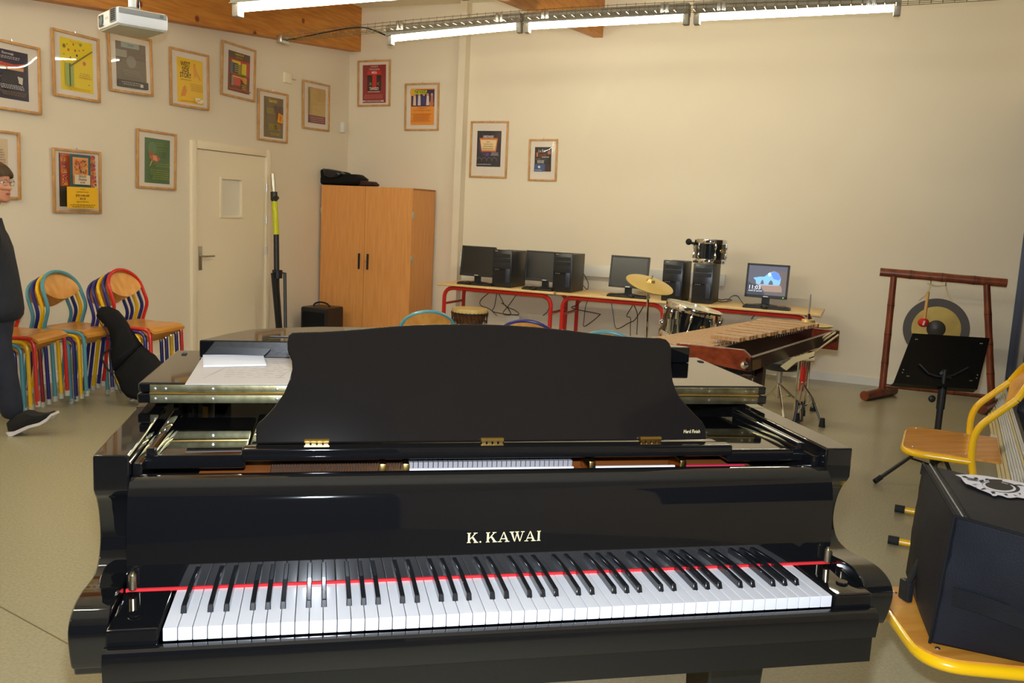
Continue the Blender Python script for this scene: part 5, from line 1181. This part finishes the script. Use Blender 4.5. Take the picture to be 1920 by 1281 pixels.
MB().lathe([(Rg*.72, .0), (Rg, .0), (Rg*1.0, -.02), (Rg*.98, -.06), (Rg*.95, -.06), (Rg*.97, -.015), (Rg*.72, -.004)], n=56, M=MG).build('rim', mat('dark_bronze', c8(74, 66, 58), .45, metal=.4), go, True)
MB().lathe([(0, -.001), (Rg*.74, -.001), (Rg*.74, .001), (0, .0015)], n=56, M=MG).build('face', mat('gong_bronze', c8(176, 146, 74), .33, metal=.75, noise=(5, 4, c8(150, 122, 60))), go, True)
MB().lathe([(0, .0), (Rg*.29, .0), (Rg*.28, .006), (Rg*.2, .014), (0, .018)], n=40, M=MG).build('boss', mat('dark_boss', c8(62, 58, 50), .4, metal=.4), go, True)
for (a, b, c) in (((1745, 533), (1738, 550), (1723, 563)), ((1773, 535), (1778, 552), (1787, 567))):
    MB().tube(smoothpath([gb(*a), gb(*b), gb(*c, DG+.01)], 4), .006, n=6).build('cord', mat('rope', c8(206, 190, 150), .8), go)
MB().tube(smoothpath([gb(1738, 531), gb(1755, 536), gb(1775, 534)], 4), .005, n=6).build('cord', mat('rope', c8(206, 190, 150), .8), go)
for x in (1745, 1773): MB().tube([gb(x, 524, DG), gb(x+.5, 529, DG+.035), gb(x, 536, DG+.01)], .004, n=6).build('hook', M_steel, go)
bt2 = thing('gong_beater', 'wooden gong beater with red wrapped head hanging before the gong', 'beater', gb(1736, 580, DG+.09), RA)
MB().tube([gb(1740.5, 547, DG+.08), gb(1733, 600, DG+.08)], [.012, .014], n=10).build('handle', mat('beater_wood', c8(206, 156, 84), .45), bt2)
MB().ell(gb(1731.5, 605, DG+.08), (.045, .045, .038), n=14).build('head', mat('red_cloth', c8(196, 26, 22), .8), bt2)
MB().tube([gb(1734, 602, DG+.125), gb(1731, 610, DG+.125)], .008, n=8).build('ribbon', M_paper, bt2)
MB().tube([gb(1741, 549, DG+.08), gb(1744, 540, DG+.05), gb(1747, 531, DG+.03)], .003, n=5).build('loop', mat('rope', c8(206, 190, 150), .8), bt2)

# ================================================================ MUSIC STAND
sb = pz(1747, 898, 0); st_ = thing('music_stand', 'black orchestral music stand with plain desk before the gong', 'music stand', (sb.x, sb.y, 0))
sq = lambda x, y, d=0: pat(x, y, sb+Vector((FW.x, FW.y, 0)).normalized()*d)
D = [sq(1711, 625, .16), sq(1856, 634, .16), sq(1833, 729, -.02), sq(1676, 717, -.02)]
g = MB(); nn_ = (D[1]-D[0]).cross(D[3]-D[0]).normalized(); g.prism(D, nn_*.006); dk2 = g.build('desk', M_satin, st_)
g = MB(); ll = [D[3], D[2], D[2]+nn_*-.05, D[3]+nn_*-.05] if nn_.dot(FW) < 0 else [D[3], D[2], D[2]+nn_*.05, D[3]+nn_*.05]
g.prism(ll, (D[3]-D[0]).normalized()*.005); g.build('ledge', M_satin, dk2)
for (u, v) in ((.06, .12), (.08, .12), (.89, .12), (.91, .12), (.05, .74), (.05, .80), (.95, .74), (.95, .80), (.12, .86), (.14, .86), (.88, .86), (.90, .86)):
    p = (D[0]*(1-u)+D[1]*u)*(1-v)+(D[3]*(1-u)+D[2]*u)*v; s = -1 if nn_.dot(FW) < 0 else -1; MB().ell(p-FW*.008, (.004, .004, .004), n=6).build('rivet', M_steel, dk2)
tp = sq(1763, 712); P1, P2, P3 = sq(1763, 716), sq(1759, 757), sq(1756, 806)
pole = lambda a, b, r, n: MB().tube([a, b], r, n=14).build(n, M_plastic, st_)
pole(Vector((sb.x, sb.y, tp.z+.06)), Vector((sb.x, sb.y, P2.z-.02)), .014, 'upper_pole'); pole(Vector((sb.x, sb.y, P2.z+.05)), Vector((sb.x, sb.y, .22)), .019, 'lower_pole')
MB().tube([Vector((sb.x, sb.y, P2.z+.09)), Vector((sb.x, sb.y, P2.z-.03))], .024, n=14).build('collar', M_plastic, st_)
MB().ell(Vector((sb.x, sb.y, P2.z+.03))-RT*.055, (.022, .018, .022), n=10).build('clamp_knob', M_plastic, st_)
MB().tube([Vector((sb.x, sb.y, P3.z-.02)), Vector((sb.x, sb.y, P3.z+.0))], .0195, n=14).build('white_label', M_paper, st_)
c_ = (D[3]+D[2])/2; up_ = ((D[0]+D[1])/2-c_).normalized(); rt_ = (D[2]-D[3]).normalized(); bk_ = -FW*.012
g = MB(); h0 = Vector((sb.x, sb.y, tp.z+.05)); mm = c_+up_*.08+bk_
g.tube([mm-rt_*.14+up_*.06, mm-rt_*.07, mm-rt_*.02-up_*.015, mm+rt_*.03-up_*.015, mm+rt_*.08, mm+rt_*.15+up_*.06], .006, n=8); g.tube([h0, mm], .012, n=10); g.build('desk_bracket', M_plastic, st_)
MB().tube([Vector((sb.x, sb.y, tp.z+.02))+RT*.01, Vector((sb.x, sb.y, tp.z+.01))+RT*.04], .008, n=8).build('tilt_knob', M_plastic, st_)
for k, (x, y) in enumerate(((1640, 903), (1790, 905), (1765, 862))):
    e = pz(x, y, .012); hbz = Vector((sb.x, sb.y, .245)); lz = Vector((sb.x, sb.y, .08))
    g = MB().tube([hbz, e], .011, n=10); mid = hbz*.55+e*.45; g.tube([lz, mid], .006, n=8); lg = g.build('leg', M_plastic, st_)
    MB().tube([e+(hbz-e).normalized()*.05, e], .015, n=10).build('rubber_foot', M_rub, lg)
MB().tube([Vector((sb.x, sb.y, .27)), Vector((sb.x, sb.y, .06))], .024, n=12).build('hub', M_plastic, st_)

# ================================================================ YELLOW TABLE CHAIRS
def table_chair(label, fa, fb, rear, seatz=.46, depth=.40, name='table_chair'):
    """fa, fb: the two ends of the front edge on the floor plan (near, far); rear: horizontal unit vector to the back"""
    fa, fb = Vector((fa.x, fa.y, 0)), Vector((fb.x, fb.y, 0)); sdv = (fb-fa); w_ = sdv.length; sdv.normalize(); rear = (rear-sdv*rear.dot(sdv)).normalized()
    t = thing(name, label, 'chair', (fa+fb)/2+rear*depth*.5); r = .0155
    q = lambda s, d, z: fa+sdv*s+rear*d+Vector((0, 0, z))
    for s in (0, w_):
        P = rounded([q(s, .015, .02), q(s, depth+.06, .02), q(s, depth-.035, seatz+.02), q(s, depth-.03, seatz+.14), q(s, depth+.115, seatz+.29)], .07, 5)
        MB().tube(P, r, n=12).build('side_tube', M_yellow, t)
        MB().tube([q(s, -.02, .021), q(s, .028, .021)], .020, n=12).build('end_cap', M_rub, t)
    cz2 = seatz+.29; A_ = [q(w_/2-w_/2*math.cos(a), depth+.115+.075*math.sin(a), cz2+.145*math.sin(a)) for a in [math.pi*i/16 for i in range(17)]]
    MB().tube(A_, r, n=12).build('back_hoop', M_yellow, t)
    P = rounded([q(0, depth-.03, seatz-.012), q(0, .0, seatz-.012), q(w_, .0, seatz-.012), q(w_, depth-.03, seatz-.012)], .10, 8)
    g = MB(); g.tube(P, r, n=12); g.build('seat_frame', M_yellow, t)
    rg = rounded([q(.0, depth+.04, 0), q(.0, -.004, 0), q(w_, -.004, 0), q(w_, depth+.04, 0)], .10, 8); rg = [p for p in rg]; rg2 = rounded([rg[-1], q(w_, depth+.09, 0), q(0, depth+.09, 0), rg[0]], .09, 6)
    ring = rg[1:-1]+rg2[1:-1]; g = MB(); g.prism([p+Vector((0, 0, seatz-.003)) for p in ring], (0, 0, .011)); o = g.build('seat', M_beechseat, t)
    for (s, d) in ((.05, .04), (w_-.05, .04), (.05, depth-.05), (w_-.05, depth-.05)): MB().ell(q(s, d, seatz+.009), (.007, .007, .003), n=8).build('rivet', M_steel, t)
    rr = [(-.93*math.cos(a), math.sin(a)) for a in [math.pi*i/14 for i in range(15)]]+[(.93-1.86*i/10, -.62*math.sin(math.pi*i/10)) for i in range(1, 10)]
    def bk(u, v, o_): z = cz2+.135*v; return q(w_/2+u*w_/2, depth+.115+(z-cz2)*.55+.03*(1-u*u)+o_, z)
    k = len(rr); g = MB(); vs = [bk(u, v, -.005) for u, v in rr]+[bk(u, v, .005) for u, v in rr]+[bk(0, .1, -.005), bk(0, .1, .005)]
    g.add(vs, [[i, (i+1) % k, 2*k] for i in range(k)]+[[k+(i+1) % k, k+i, 2*k+1] for i in range(k)]+[[i, k+i, k+(i+1) % k, (i+1) % k] for i in range(k)]); g.build('backrest', M_beech, t, smooth=50)
    return t
fa, fb = pz(1693, 843, .455), pz(1703, 801, .455)
table_chair('yellow tube chair with bare wooden seat by the music stand', fa, fb, Vector((.79, -.61, 0)), .455, .31)
s0 = pz(1703, 1160, .46); s1 = pz(1703, 1085, .46)
c2r = Vector((.95, -.31, 0)).normalized(); c2s = Vector((-c2r.y, c2r.x, 0))
s0 = pz(1722, 1212, .46)-c2s*.06; table_chair('yellow tube chair in the foreground carrying the big black bag', s0-c2s*.0, s0+c2s*.42, c2r, .455, .42)

# ================================================================ BLACK CUBE BAG ON THE CHAIR
zb0 = .469
b_fl = pz(1744, 1206, zb0+.004); 
def solve_z(px, py, x, y):
    best = None
    for i in range(200):
        z = .5+i*.004; p = pz(px, py, z); d = (p.x-x)**2+(p.y-y)**2
        if best is None or d < best[0]: best = (d, z, p)
    return best
_, zbt, t_fl = solve_z(1791, 968, b_fl.x, b_fl.y)
t_bl = pz(1731, 869, zbt); t_fr = pz(1920, 1004, zbt); t_br = pz(1920, 889, zbt)
ed = (t_fr-t_fl).normalized(); eb = (t_bl-t_fl).normalized(); Wb, Db = .42, (t_bl-t_fl).length
print('BAG', b_fl, t_fl, zbt, Db, t_bl)
cb = thing('equipment_bag', 'big black nylon cube bag with white ornamental print on the chair', 'bag', b_fl+ed*.2)
b2_fl = b_fl; b_ed = (pz(1920, 1244, zb0)-b_fl).normalized()
def bagp(u, v, w_):                                                  # u along front, v to back, w height 0..1
    bot = b_fl+b_ed*Wb*.96*u+eb*Db*.92*v; topp = t_fl+ed*Wb*u+eb*Db*v; p = bot*(1-w_)+topp*w_
    return p
g = MB(); nn = 10; idx = {}; vs = []; fs = []
def vert(u, v, w_):
    k = (round(u, 4), round(v, 4), round(w_, 4))
    if k not in idx:
        p = bagp(u, v, w_); bul = .028; cen = bagp(.5, .5, .5); su, sv, sw = math.sin(math.pi*u), math.sin(math.pi*v), math.sin(math.pi*w_)
        if u in (0, 1): p = p+ed*(-1 if u == 0 else 1)*bul*1.1*sv*sw
        if v in (0, 1): p = p+eb*(-1 if v == 0 else 1)*bul*su*sw
        if w_ == 1: p = p+Vector((0, 0, .012*su*sv))
        rr_ = random.Random(hash(k) & 0xffff); 
        if 0 < w_ < 1: p = p+Vector((rr_.uniform(-1, 1), rr_.uniform(-1, 1), rr_.uniform(-1, 1)))*.0025
        idx[k] = len(vs); vs.append(p)
    return idx[k]
R10 = [i/nn for i in range(nn+1)]
for i in range(nn):
    for j in range(nn):
        a, b, c, d = R10[i], R10[i+1], R10[j], R10[j+1]
        for w_ in (0, 1): q = [vert(a, c, w_), vert(b, c, w_), vert(b, d, w_), vert(a, d, w_)]; fs.append(q if w_ else q[::-1])
        for v in (0, 1): q = [vert(a, v, c), vert(b, v, c), vert(b, v, d), vert(a, v, d)]; fs.append(q[::-1] if v else q)
        for u in (0, 1): q = [vert(u, a, c), vert(u, b, c), vert(u, b, d), vert(u, a, d)]; fs.append(q if u else q[::-1])
g.add(vs, fs); o = g.build('bag_body', M_clothb, cb, smooth=50)
bv = o.modifiers.new('b', 'BEVEL'); bv.width = .006; bv.segments = 2; bv.limit_method = 'ANGLE'; bv.angle_limit = math.radians(45)
zip_ = [bagp(.02, v, 1)+Vector((0, 0, .002)) for v in [i/10 for i in range(11)]]
MB().tube([p+ed*.010 for p in zip_], .003, n=6).build('zip', mat('zip_shine', c8(70, 70, 76), .3), cb)
MB().tube([p+ed*.026 for p in zip_], .002, n=6).build('piping', M_cloth, cb)
MB().tube([bagp(0, v, 1) for v in (0, .25, .5, .75, 1)]+[bagp(0, 1, w_)for w_ in (.9,)], .004, n=6).build('piping', M_cloth, cb)
MB().tube([bagp(0, 0, w_)-ed*.001 for w_ in R10], .004, n=6).build('piping', M_cloth, cb)
MB().tube([bagp(u, 0, 1)for u in R10], .004, n=6).build('piping', M_cloth, cb)
g = MB(); sp_ = [bagp(u, 0, .40+.02*math.sin(u*9))-eb*(.028*math.sin(math.pi*u)*math.sin(math.pi*.4)+.004+.006*abs(math.sin(u*8))) for u in [.06+i*.047 for i in range(21)]]
vs = []; 
for p in sp_: vs += [p+Vector((0, 0, .022)), p-Vector((0, 0, .022)), p-Vector((0, 0, .022))+eb*.003, p+Vector((0, 0, .022))+eb*.003]
fs = []
for i in range(20):
    for j in range(4): fs.append([i*4+j, i*4+(j+1) % 4, (i+1)*4+(j+1) % 4, (i+1)*4+j])
g.add(vs, fs); g.build('strap', M_cloth, cb)
q = pat(1697, 1105, bagp(0, .5, .4)); g = MB(); g.box((q.x-.006, q.y-.02, q.z-.03), (q.x+.012, q.y+.02, q.z+.025), bev=.005); g.tube([q, bagp(0, .4, .42)-ed*.02], .008, n=8); g.build('buckle', M_plastic, cb)
# white ornamental print on the lid
o8 = lambda x, y: (1780+x/11.643, 870+y/11.643)
M_wprint = mat('white_print', c8(226, 222, 228), .5)
def onbag(pts, dz, m, g): 
    vs = [pz(*o8(x, y), zbt+.0155+dz) for x, y in pts]; g.add(vs, [list(range(len(vs)))[::-1]], m)
g = MB()
ext = lambda x: x
outer = [(120, 235), (300, 232), (470, 232), (640, 245), (800, 262), (980, 292), (1130, 322), (1300, 345), (1480, 385), (1640, 420), (1900, 500), (2150, 600), (2250, 700), (2150, 780), (1900, 800), (1640, 755), (1480, 730), (1340, 745), (1260, 740), (1160, 700), (1060, 680), (1020, 700), (950, 700), (900, 655), (820, 620), (700, 575), (640, 550), (540, 500), (440, 455), (360, 435), (300, 370), (255, 300), (200, 270)]
onbag(outer, 0, M_wprint, g)
black = mat('print_black', (.008, .008, .012), .5)
def ell8(cx, cy, rx, ry, tilt, n=24): 
    return [(cx+rx*math.cos(t)*math.cos(tilt)-ry*math.sin(t)*math.sin(tilt), cy+rx*math.cos(t)*math.sin(tilt)+ry*math.sin(t)*math.cos(tilt)) for t in [2*math.pi*i/n for i in range(n)]]
onbag(ell8(1130, 500, 420, 120, .14), .0004, black, g); onbag(ell8(1090, 500, 370, 105, .14), .0007, M_wprint, g); onbag(ell8(1090, 488, 312, 84, .14), .0010, black, g)
onbag([(840, 330), (1060, 340), (1160, 350), (1130, 420), (900, 430)], .0012, black, g)
for (pts) in ([(380, 325), (640, 365), (600, 375), (400, 345)], [(270, 262), (350, 262), (420, 300), (640, 345), (560, 350), (300, 290)], [(530, 295), (600, 295), (640, 330), (560, 335)], [(640, 360), (740, 345), (760, 385), (700, 420)], [(670, 555), (760, 520), (810, 545), (720, 560)], [(480, 445), (640, 438), (560, 455)], [(900, 600), (980, 600), (1010, 640), (940, 650)], [(1180, 650), (1260, 655), (1280, 690), (1220, 680)], [(790, 320), (860, 322), (830, 360), (780, 355)], [(1250, 440), (1560, 455), (1640, 480), (1300, 460)], [(1500, 630), (1570, 650), (1540, 670)], [(1380, 660), (1500, 700), (1440, 695)], [(560, 500), (600, 505), (580, 520)], [(1650, 560), (1900, 600), (1860, 640), (1680, 600)]): onbag(pts, .0013, black, g)
g.build('white_print', None, cb, smooth=0)

# ================================================================ GUITAR BAG LEANING NEAR THE CHAIRS
gg = pz(262, 758, 0); gbg = thing('guitar_bag', 'slim black guitar gig bag leaning by the stacked chairs', 'bag', (gg.x, gg.y, 0))
ol = [(440, 675), (427, 686), (418, 714), (440, 738), (470, 765), (482, 800), (492, 850), (484, 878), (488, 920), (497, 960), (518, 1000), (530, 1040), (555, 1066), (592, 1076), (650, 1070), (700, 1030), (712, 960), (684, 912), (660, 880), (612, 845), (580, 795), (552, 755), (530, 720), (505, 690), (470, 675)]
nV = Vector((FW.x, FW.y, 0)).normalized()
pts = []
for (x, y) in ol:
    p = hit(x/2.287, 280+y/2.287, gg-nV*.05, (nV-Vector((0, 0, .25))).normalized()); pts.append(p)
mz = min(p.z for p in pts)
P_ = [p+Vector((0, 0, 0)) for p in pts]
# two lobes so that the body stays slim at the neck
soft(P_[9:20], .16, 0, M_cloth, 'body', gbg, .25)
soft(P_[0:10]+P_[19:25], .10, 0, M_cloth, 'neck_sleeve', gbg, .25)
MB().tube(smoothpath([P_[6]+nV*-.05, P_[7]-RT*.05-nV*.05, P_[8]-RT*.04-nV*.05, P_[9]-nV*.05], 4), .006, n=6).build('strap', M_rub, gbg)
MB().tube([p-nV*.045 for p in (P_[1], P_[3], P_[5], P_[7], P_[9], P_[11])], .003, n=6).build('zip', M_plastic, gbg)

# ================================================================ WALKING PERSON (left edge of the picture)
ph = pz(24, 811, 0); PW = thing('person', 'person in navy jacket, jeans and black sneakers walking at left', 'person', (ph.x-.15, ph.y+.1, 0))
pr_ = RT.copy(); pr_.z = 0; pr_.normalize(); pf = Vector((FW.x, FW.y, 0)).normalized()      # walks towards image right
dpt = ph.copy(); 
def pp(px, py, dd=0):
    return hit(px, py, dpt+pf*dd, pf)
def skin(name, verts, edges, m, parent, sub=2):
    me = bpy.data.meshes.new(name); me.from_pydata([v[0] for v in verts], edges, []); o = bpy.data.objects.new(name, me); COL.objects.link(o)
    md = o.modifiers.new('s', 'SKIN'); md.use_smooth_shade = True; o.modifiers.new('u', 'SUBSURF').levels = sub; o.modifiers['u'].render_levels = sub
    for i, v in enumerate(verts):
        d = me.skin_vertices[0].data[i]; r = v[1]; d.radius = (r, r) if not isinstance(r, tuple) else r; d.use_root = (i == 0)
    dg_ = bpy.context.evaluated_depsgraph_get(); me2 = bpy.data.meshes.new_from_object(o.evaluated_get(dg_)); me2.materials.clear(); me2.materials.append(m)
    bpy.data.objects.remove(o); o2 = bpy.data.objects.new(name, me2); COL.objects.link(o2); o2.parent = parent; me2.transform(wm(parent).inverted())
    me2.polygons.foreach_set('use_smooth', [True]*len(me2.polygons)); return o2
M_jean = mat('denim', c8(30, 34, 50), .8, noise=(12, 4, c8(22, 26, 42)), bump=(60, .3, .004)); M_jkt = mat('navy_jacket', c8(24, 28, 40), .75, bump=(14, .5, .02)); M_hair = mat('brown_hair', c8(84, 56, 26), .6, noise=(40, 5, c8(50, 32, 14)), bump=(80, .6, .01))
hipx = -38; B = lambda px, py, dd=0: pp(px, py, dd)
# bare body: head, neck, hands show; legs inside jeans
hd = B(-14, 345)
body = [(B(-20, 586), .085), (B(-20, 540), .10), (B(-22, 480), .11), (B(-22, 436), .095), (B(-22, 408), .045), (B(-20, 385), .05), (B(-16, 352), .085),
        (B(-24, 432, -.14), .035), (B(-42, 490, -.19), .045), (B(-44, 556, -.20), .036), (B(-24, 432, .14), .035), (B(-44, 490, .21), .045), (B(-60, 556, .20), .036),
        (B(-16, 622, -.06), .06), (B(4, 694, -.06), .05), (B(20, 770, -.04), .042), (B(-26, 622, .08), .06), (B(-62, 702, .08), .05), (B(-112, 752, .06), .042)]
ed_ = [(0, 1), (1, 2), (2, 3), (3, 4), (4, 5), (5, 6), (3, 7), (7, 8), (8, 9), (3, 10), (10, 11), (11, 12), (0, 13), (13, 14), (14, 15), (0, 16), (16, 17), (17, 18)]
bd = skin('body', body, ed_, M_skin, PW)
# head with brow, nose, mouth and chin in profile to the right
hc = hd; R = lambda u, z, d=0: hc+pr_*u+Vector((0, 0, z))+pf*d
k_ = .0042                                                          # metres per pixel here
prof_pts = [(-.095, .0), (-.09, .06), (-.05, .112), (.0, .125), (.05, .108), (.082, .07), (.090, .035), (.086, .018), (.094, .006), (.112, -.020), (.108, -.030), (.092, -.034), (.097, -.046), (.093, -.054), (.096, -.064), (.086, -.074), (.088, -.092), (.074, -.108), (.04, -.100), (.0, -.075), (-.03, -.06), (-.07, -.05)]
g = MB(); n = len(prof_pts); vs = []; lay = [(-1, .30), (-.86, .66), (-.55, .90), (-.22, .985), (0, 1.0), (.22, .985), (.55, .90), (.86, .66), (1, .30)]
for (d, s) in lay:
    for (u, z) in prof_pts:
        nose = u > .094 and -.035 < z < .01
        dd = d*.075*(.28 if nose and abs(d) < .3 else 1); su = s if not (u > .09 and abs(d) > .1) else s*.93
        vs.append(R(u*su, z*(s if z > 0 else (.4+.6*s)), dd))
fs = []
for i in range(len(lay)-1):
    for j in range(n): fs.append([i*n+j, i*n+(j+1) % n, (i+1)*n+(j+1) % n, (i+1)*n+j])
fs += [list(range(n))[::-1], [(len(lay)-1)*n+j for j in range(n)]]
g.add(vs, fs); o = g.build('head', M_skin, PW, smooth=80); sb2 = o.modifiers.new('u', 'SUBSURF'); sb2.levels = 1; sb2.render_levels = 1; head = o
M_lip = mat('lip', c8(170, 84, 74), .5)
for s in (-1, 1):
    MB().ell(R(.072, .012, s*.034), (.014, .012, .012), n=10).build('eye', M_white, head); MB().ell(R(.083, .012, s*.036), (.005, .005, .005), n=8).build('iris', M_hair, head)
    MB().ell(R(-.005, -.005, s*.078), (.022, .010, .032), n=10).build('ear', M_skin, head)
MB().ell(R(.088, -.052, 0), (.010, .024, .006), n=10).build('mouth', M_lip, head)
g = MB(); hp_ = [(-.108, -.02), (-.105, .06), (-.06, .125), (.0, .140), (.06, .125), (.098, .078), (.100, .045), (.075, .055), (.03, .035), (.012, .0), (-.012, .015), (-.03, -.03), (-.06, -.065), (-.095, -.06)]
lay2 = [(-1.12, .62), (-.8, .90), (-.35, 1.0), (.35, 1.0), (.8, .90), (1.12, .62)]; n = len(hp_); vs = []
for (d, s) in lay2:
    for (u, z) in hp_: vs.append(R(u*(.35+.65*s), z*(s if z > 0 else 1), d*.078))
fs = []
for i in range(len(lay2)-1):
    for j in range(n): fs.append([i*n+j, i*n+(j+1) % n, (i+1)*n+(j+1) % n, (i+1)*n+j])
fs += [list(range(n))[::-1], [(len(lay2)-1)*n+j for j in range(n)]]
g.add(vs, fs); hr = g.build('hair', M_hair, PW, smooth=80); m1 = hr.modifiers.new('u', 'SUBSURF'); m1.levels = 1; m1.render_levels = 1
g = MB()
for s in (-1, 1):
    c = R(.094, .012, s*.034); g.tube([c+pf*.024*math.cos(a)+Vector((0, 0, .018*math.sin(a))) for a in [2*math.pi*i/14 for i in range(14)]], .0022, closed=True, n=5)
    g.tube([R(.092, .018, s*.058), R(.0, .012, s*.082)], .0022, n=5)
g.tube([R(.098, .016, -.010), R(.098, .016, .010)], .0022, n=5); g.build('glasses', M_steel, PW)
MB().lathe([(.080, -.02), (.064, .03), (.070, .036), (.086, -.03)], n=20, M=Matrix.Translation(B(-22, 420))).build('collar', M_jkt, PW)
jk = [(B(-12, 610), .18), (B(-13, 572), .178), (B(-20, 490), .150), (B(-22, 440), .13), (B(-22, 424, -.15), .07), (B(-42, 495, -.19), .062), (B(-42, 566, -.18), .055), (B(-22, 424, .15), .07), (B(-44, 495, .22), .062), (B(-62, 560, .2), .05)]
skin('jacket', jk, [(0, 1), (1, 2), (2, 3), (3, 4), (4, 5), (5, 6), (3, 7), (7, 8), (8, 9)], M_jkt, PW)
jn = [(B(-19, 572), .14), (B(-18, 604), .155), (B(-14, 640, -.06), .105), (B(6, 700, -.06), .082), (B(20, 755, -.05), .070), (B(25, 788, -.04), .068), (B(-26, 640, .08), .105), (B(-64, 706, .08), .08), (B(-108, 748, .07), .064)]
skin('jeans', jn, [(0, 1), (1, 2), (2, 3), (3, 4), (4, 5), (1, 6), (6, 7), (7, 8)], M_jean, PW)
# hands: palm and five bent fingers each
for (wx, wy, dd, s) in ((-80, 584, -.20, 1), (-64, 572, .20, -1)):
    c = B(wx, wy, dd); v0 = [(c+Vector((0, 0, .03)), .028), (c-Vector((0, 0, .02)), (.034, .018)), (c-Vector((0, 0, .05)), (.036, .016))]; e = [(0, 1), (1, 2)]
    for i, ln in enumerate((.055, .066, .070, .060)):
        o_ = pr_*(-.03+.02*i); b = len(v0); v0 += [(c+o_-Vector((0, 0, .07)), .009), (c+o_-Vector((0, 0, .07+ln*.5))+pf*-.01*s, .0085), (c+o_*.9-Vector((0, 0, .07+ln*.85))+pf*-.028*s, .007)]; e += [(2, b), (b, b+1), (b+1, b+2)]
    b = len(v0); v0 += [(c+pr_*.035-Vector((0, 0, .03)), .011), (c+pr_*.05-Vector((0, 0, .065)), .010), (c+pr_*.05-Vector((0, 0, .09)), .008)]; e += [(1, b), (b, b+1), (b+1, b+2)]
    skin('hand', v0, e, M_skin, PW)
# sneakers: profile traced along the sole, given its width
def shoe(pts, sole, dd, wid, name='shoe'):
    a = [pp(x, y, dd) for x, y in pts]; g = MB(); vs = []; lay = [(-1, .80), (-.8, .95), (0, 1), (.8, .95), (1, .80)]; cen = sum(a, Vector())/len(a); n = len(a)
    for d, s in lay: vs += [cen+(p-cen)*s+pf*wid*d for p in a]
    fs = []
    for i in range(4):
        for j in range(n): fs.append([i*n+j, i*n+(j+1) % n, (i+1)*n+(j+1) % n, (i+1)*n+j])
    fs += [list(range(n))[::-1], [4*n+j for j in range(n)]]; g.add(vs, fs); o = g.build(name, mat('black_canvas', c8(24, 22, 22), .85), PW, smooth=60)
    b = [pp(x, y, dd) for x, y in sole]; n2 = len(b)//2; g = MB(); g.prism([p-pf*wid*1.05 for p in b], pf*wid*2.1); g.build('sole', mat('white_rubber', c8(214, 206, 204), .6), o)
    for i in range(3): p = pp(*[(56, 773), (63, 776), (72, 777)][i], dd) if name == 'shoe' and dd < 0 else a[2]; MB().tube([p-pf*wid*.5, p+pf*wid*.5], .004, n=6).build('lace', M_rub, o)
s8 = lambda l: [(x/9.85, 700+y/9.85) for x, y in l]
shoe(s8([(158, 905), (190, 1060), (330, 1045), (560, 945), (800, 880), (930, 800), (1000, 735), (975, 708), (880, 735), (780, 750), (640, 735), (560, 700), (470, 690), (300, 750)]), s8([(190, 1062), (235, 1125), (300, 1130), (420, 1075), (600, 985), (800, 935), (930, 865), (1025, 760), (1010, 720), (930, 800), (800, 880), (560, 945), (330, 1045)]), -.04, .045)
shoe([(-128, 752), (-122, 768), (-100, 790), (-84, 806), (-74, 806), (-80, 786), (-92, 760), (-104, 744)], [(-129, 754), (-124, 770), (-100, 794), (-84, 811), (-72, 811), (-74, 806), (-84, 806), (-100, 790), (-122, 768)], .07, .045)

# flat faces stay flat next to their rounded edges
for o in list(COL.objects):
    if o.type == 'MESH' and o.data.materials and o.data.materials[0] in (M_black, M_desk, M_ivory, M_cup, M_satin, M_plastic) and not any(md.type in ('SUBSURF',) for md in o.modifiers) and len(o.data.vertices) < 4000:
        wn_ = o.modifiers.new('wn', 'WEIGHTED_NORMAL'); wn_.keep_sharp = True
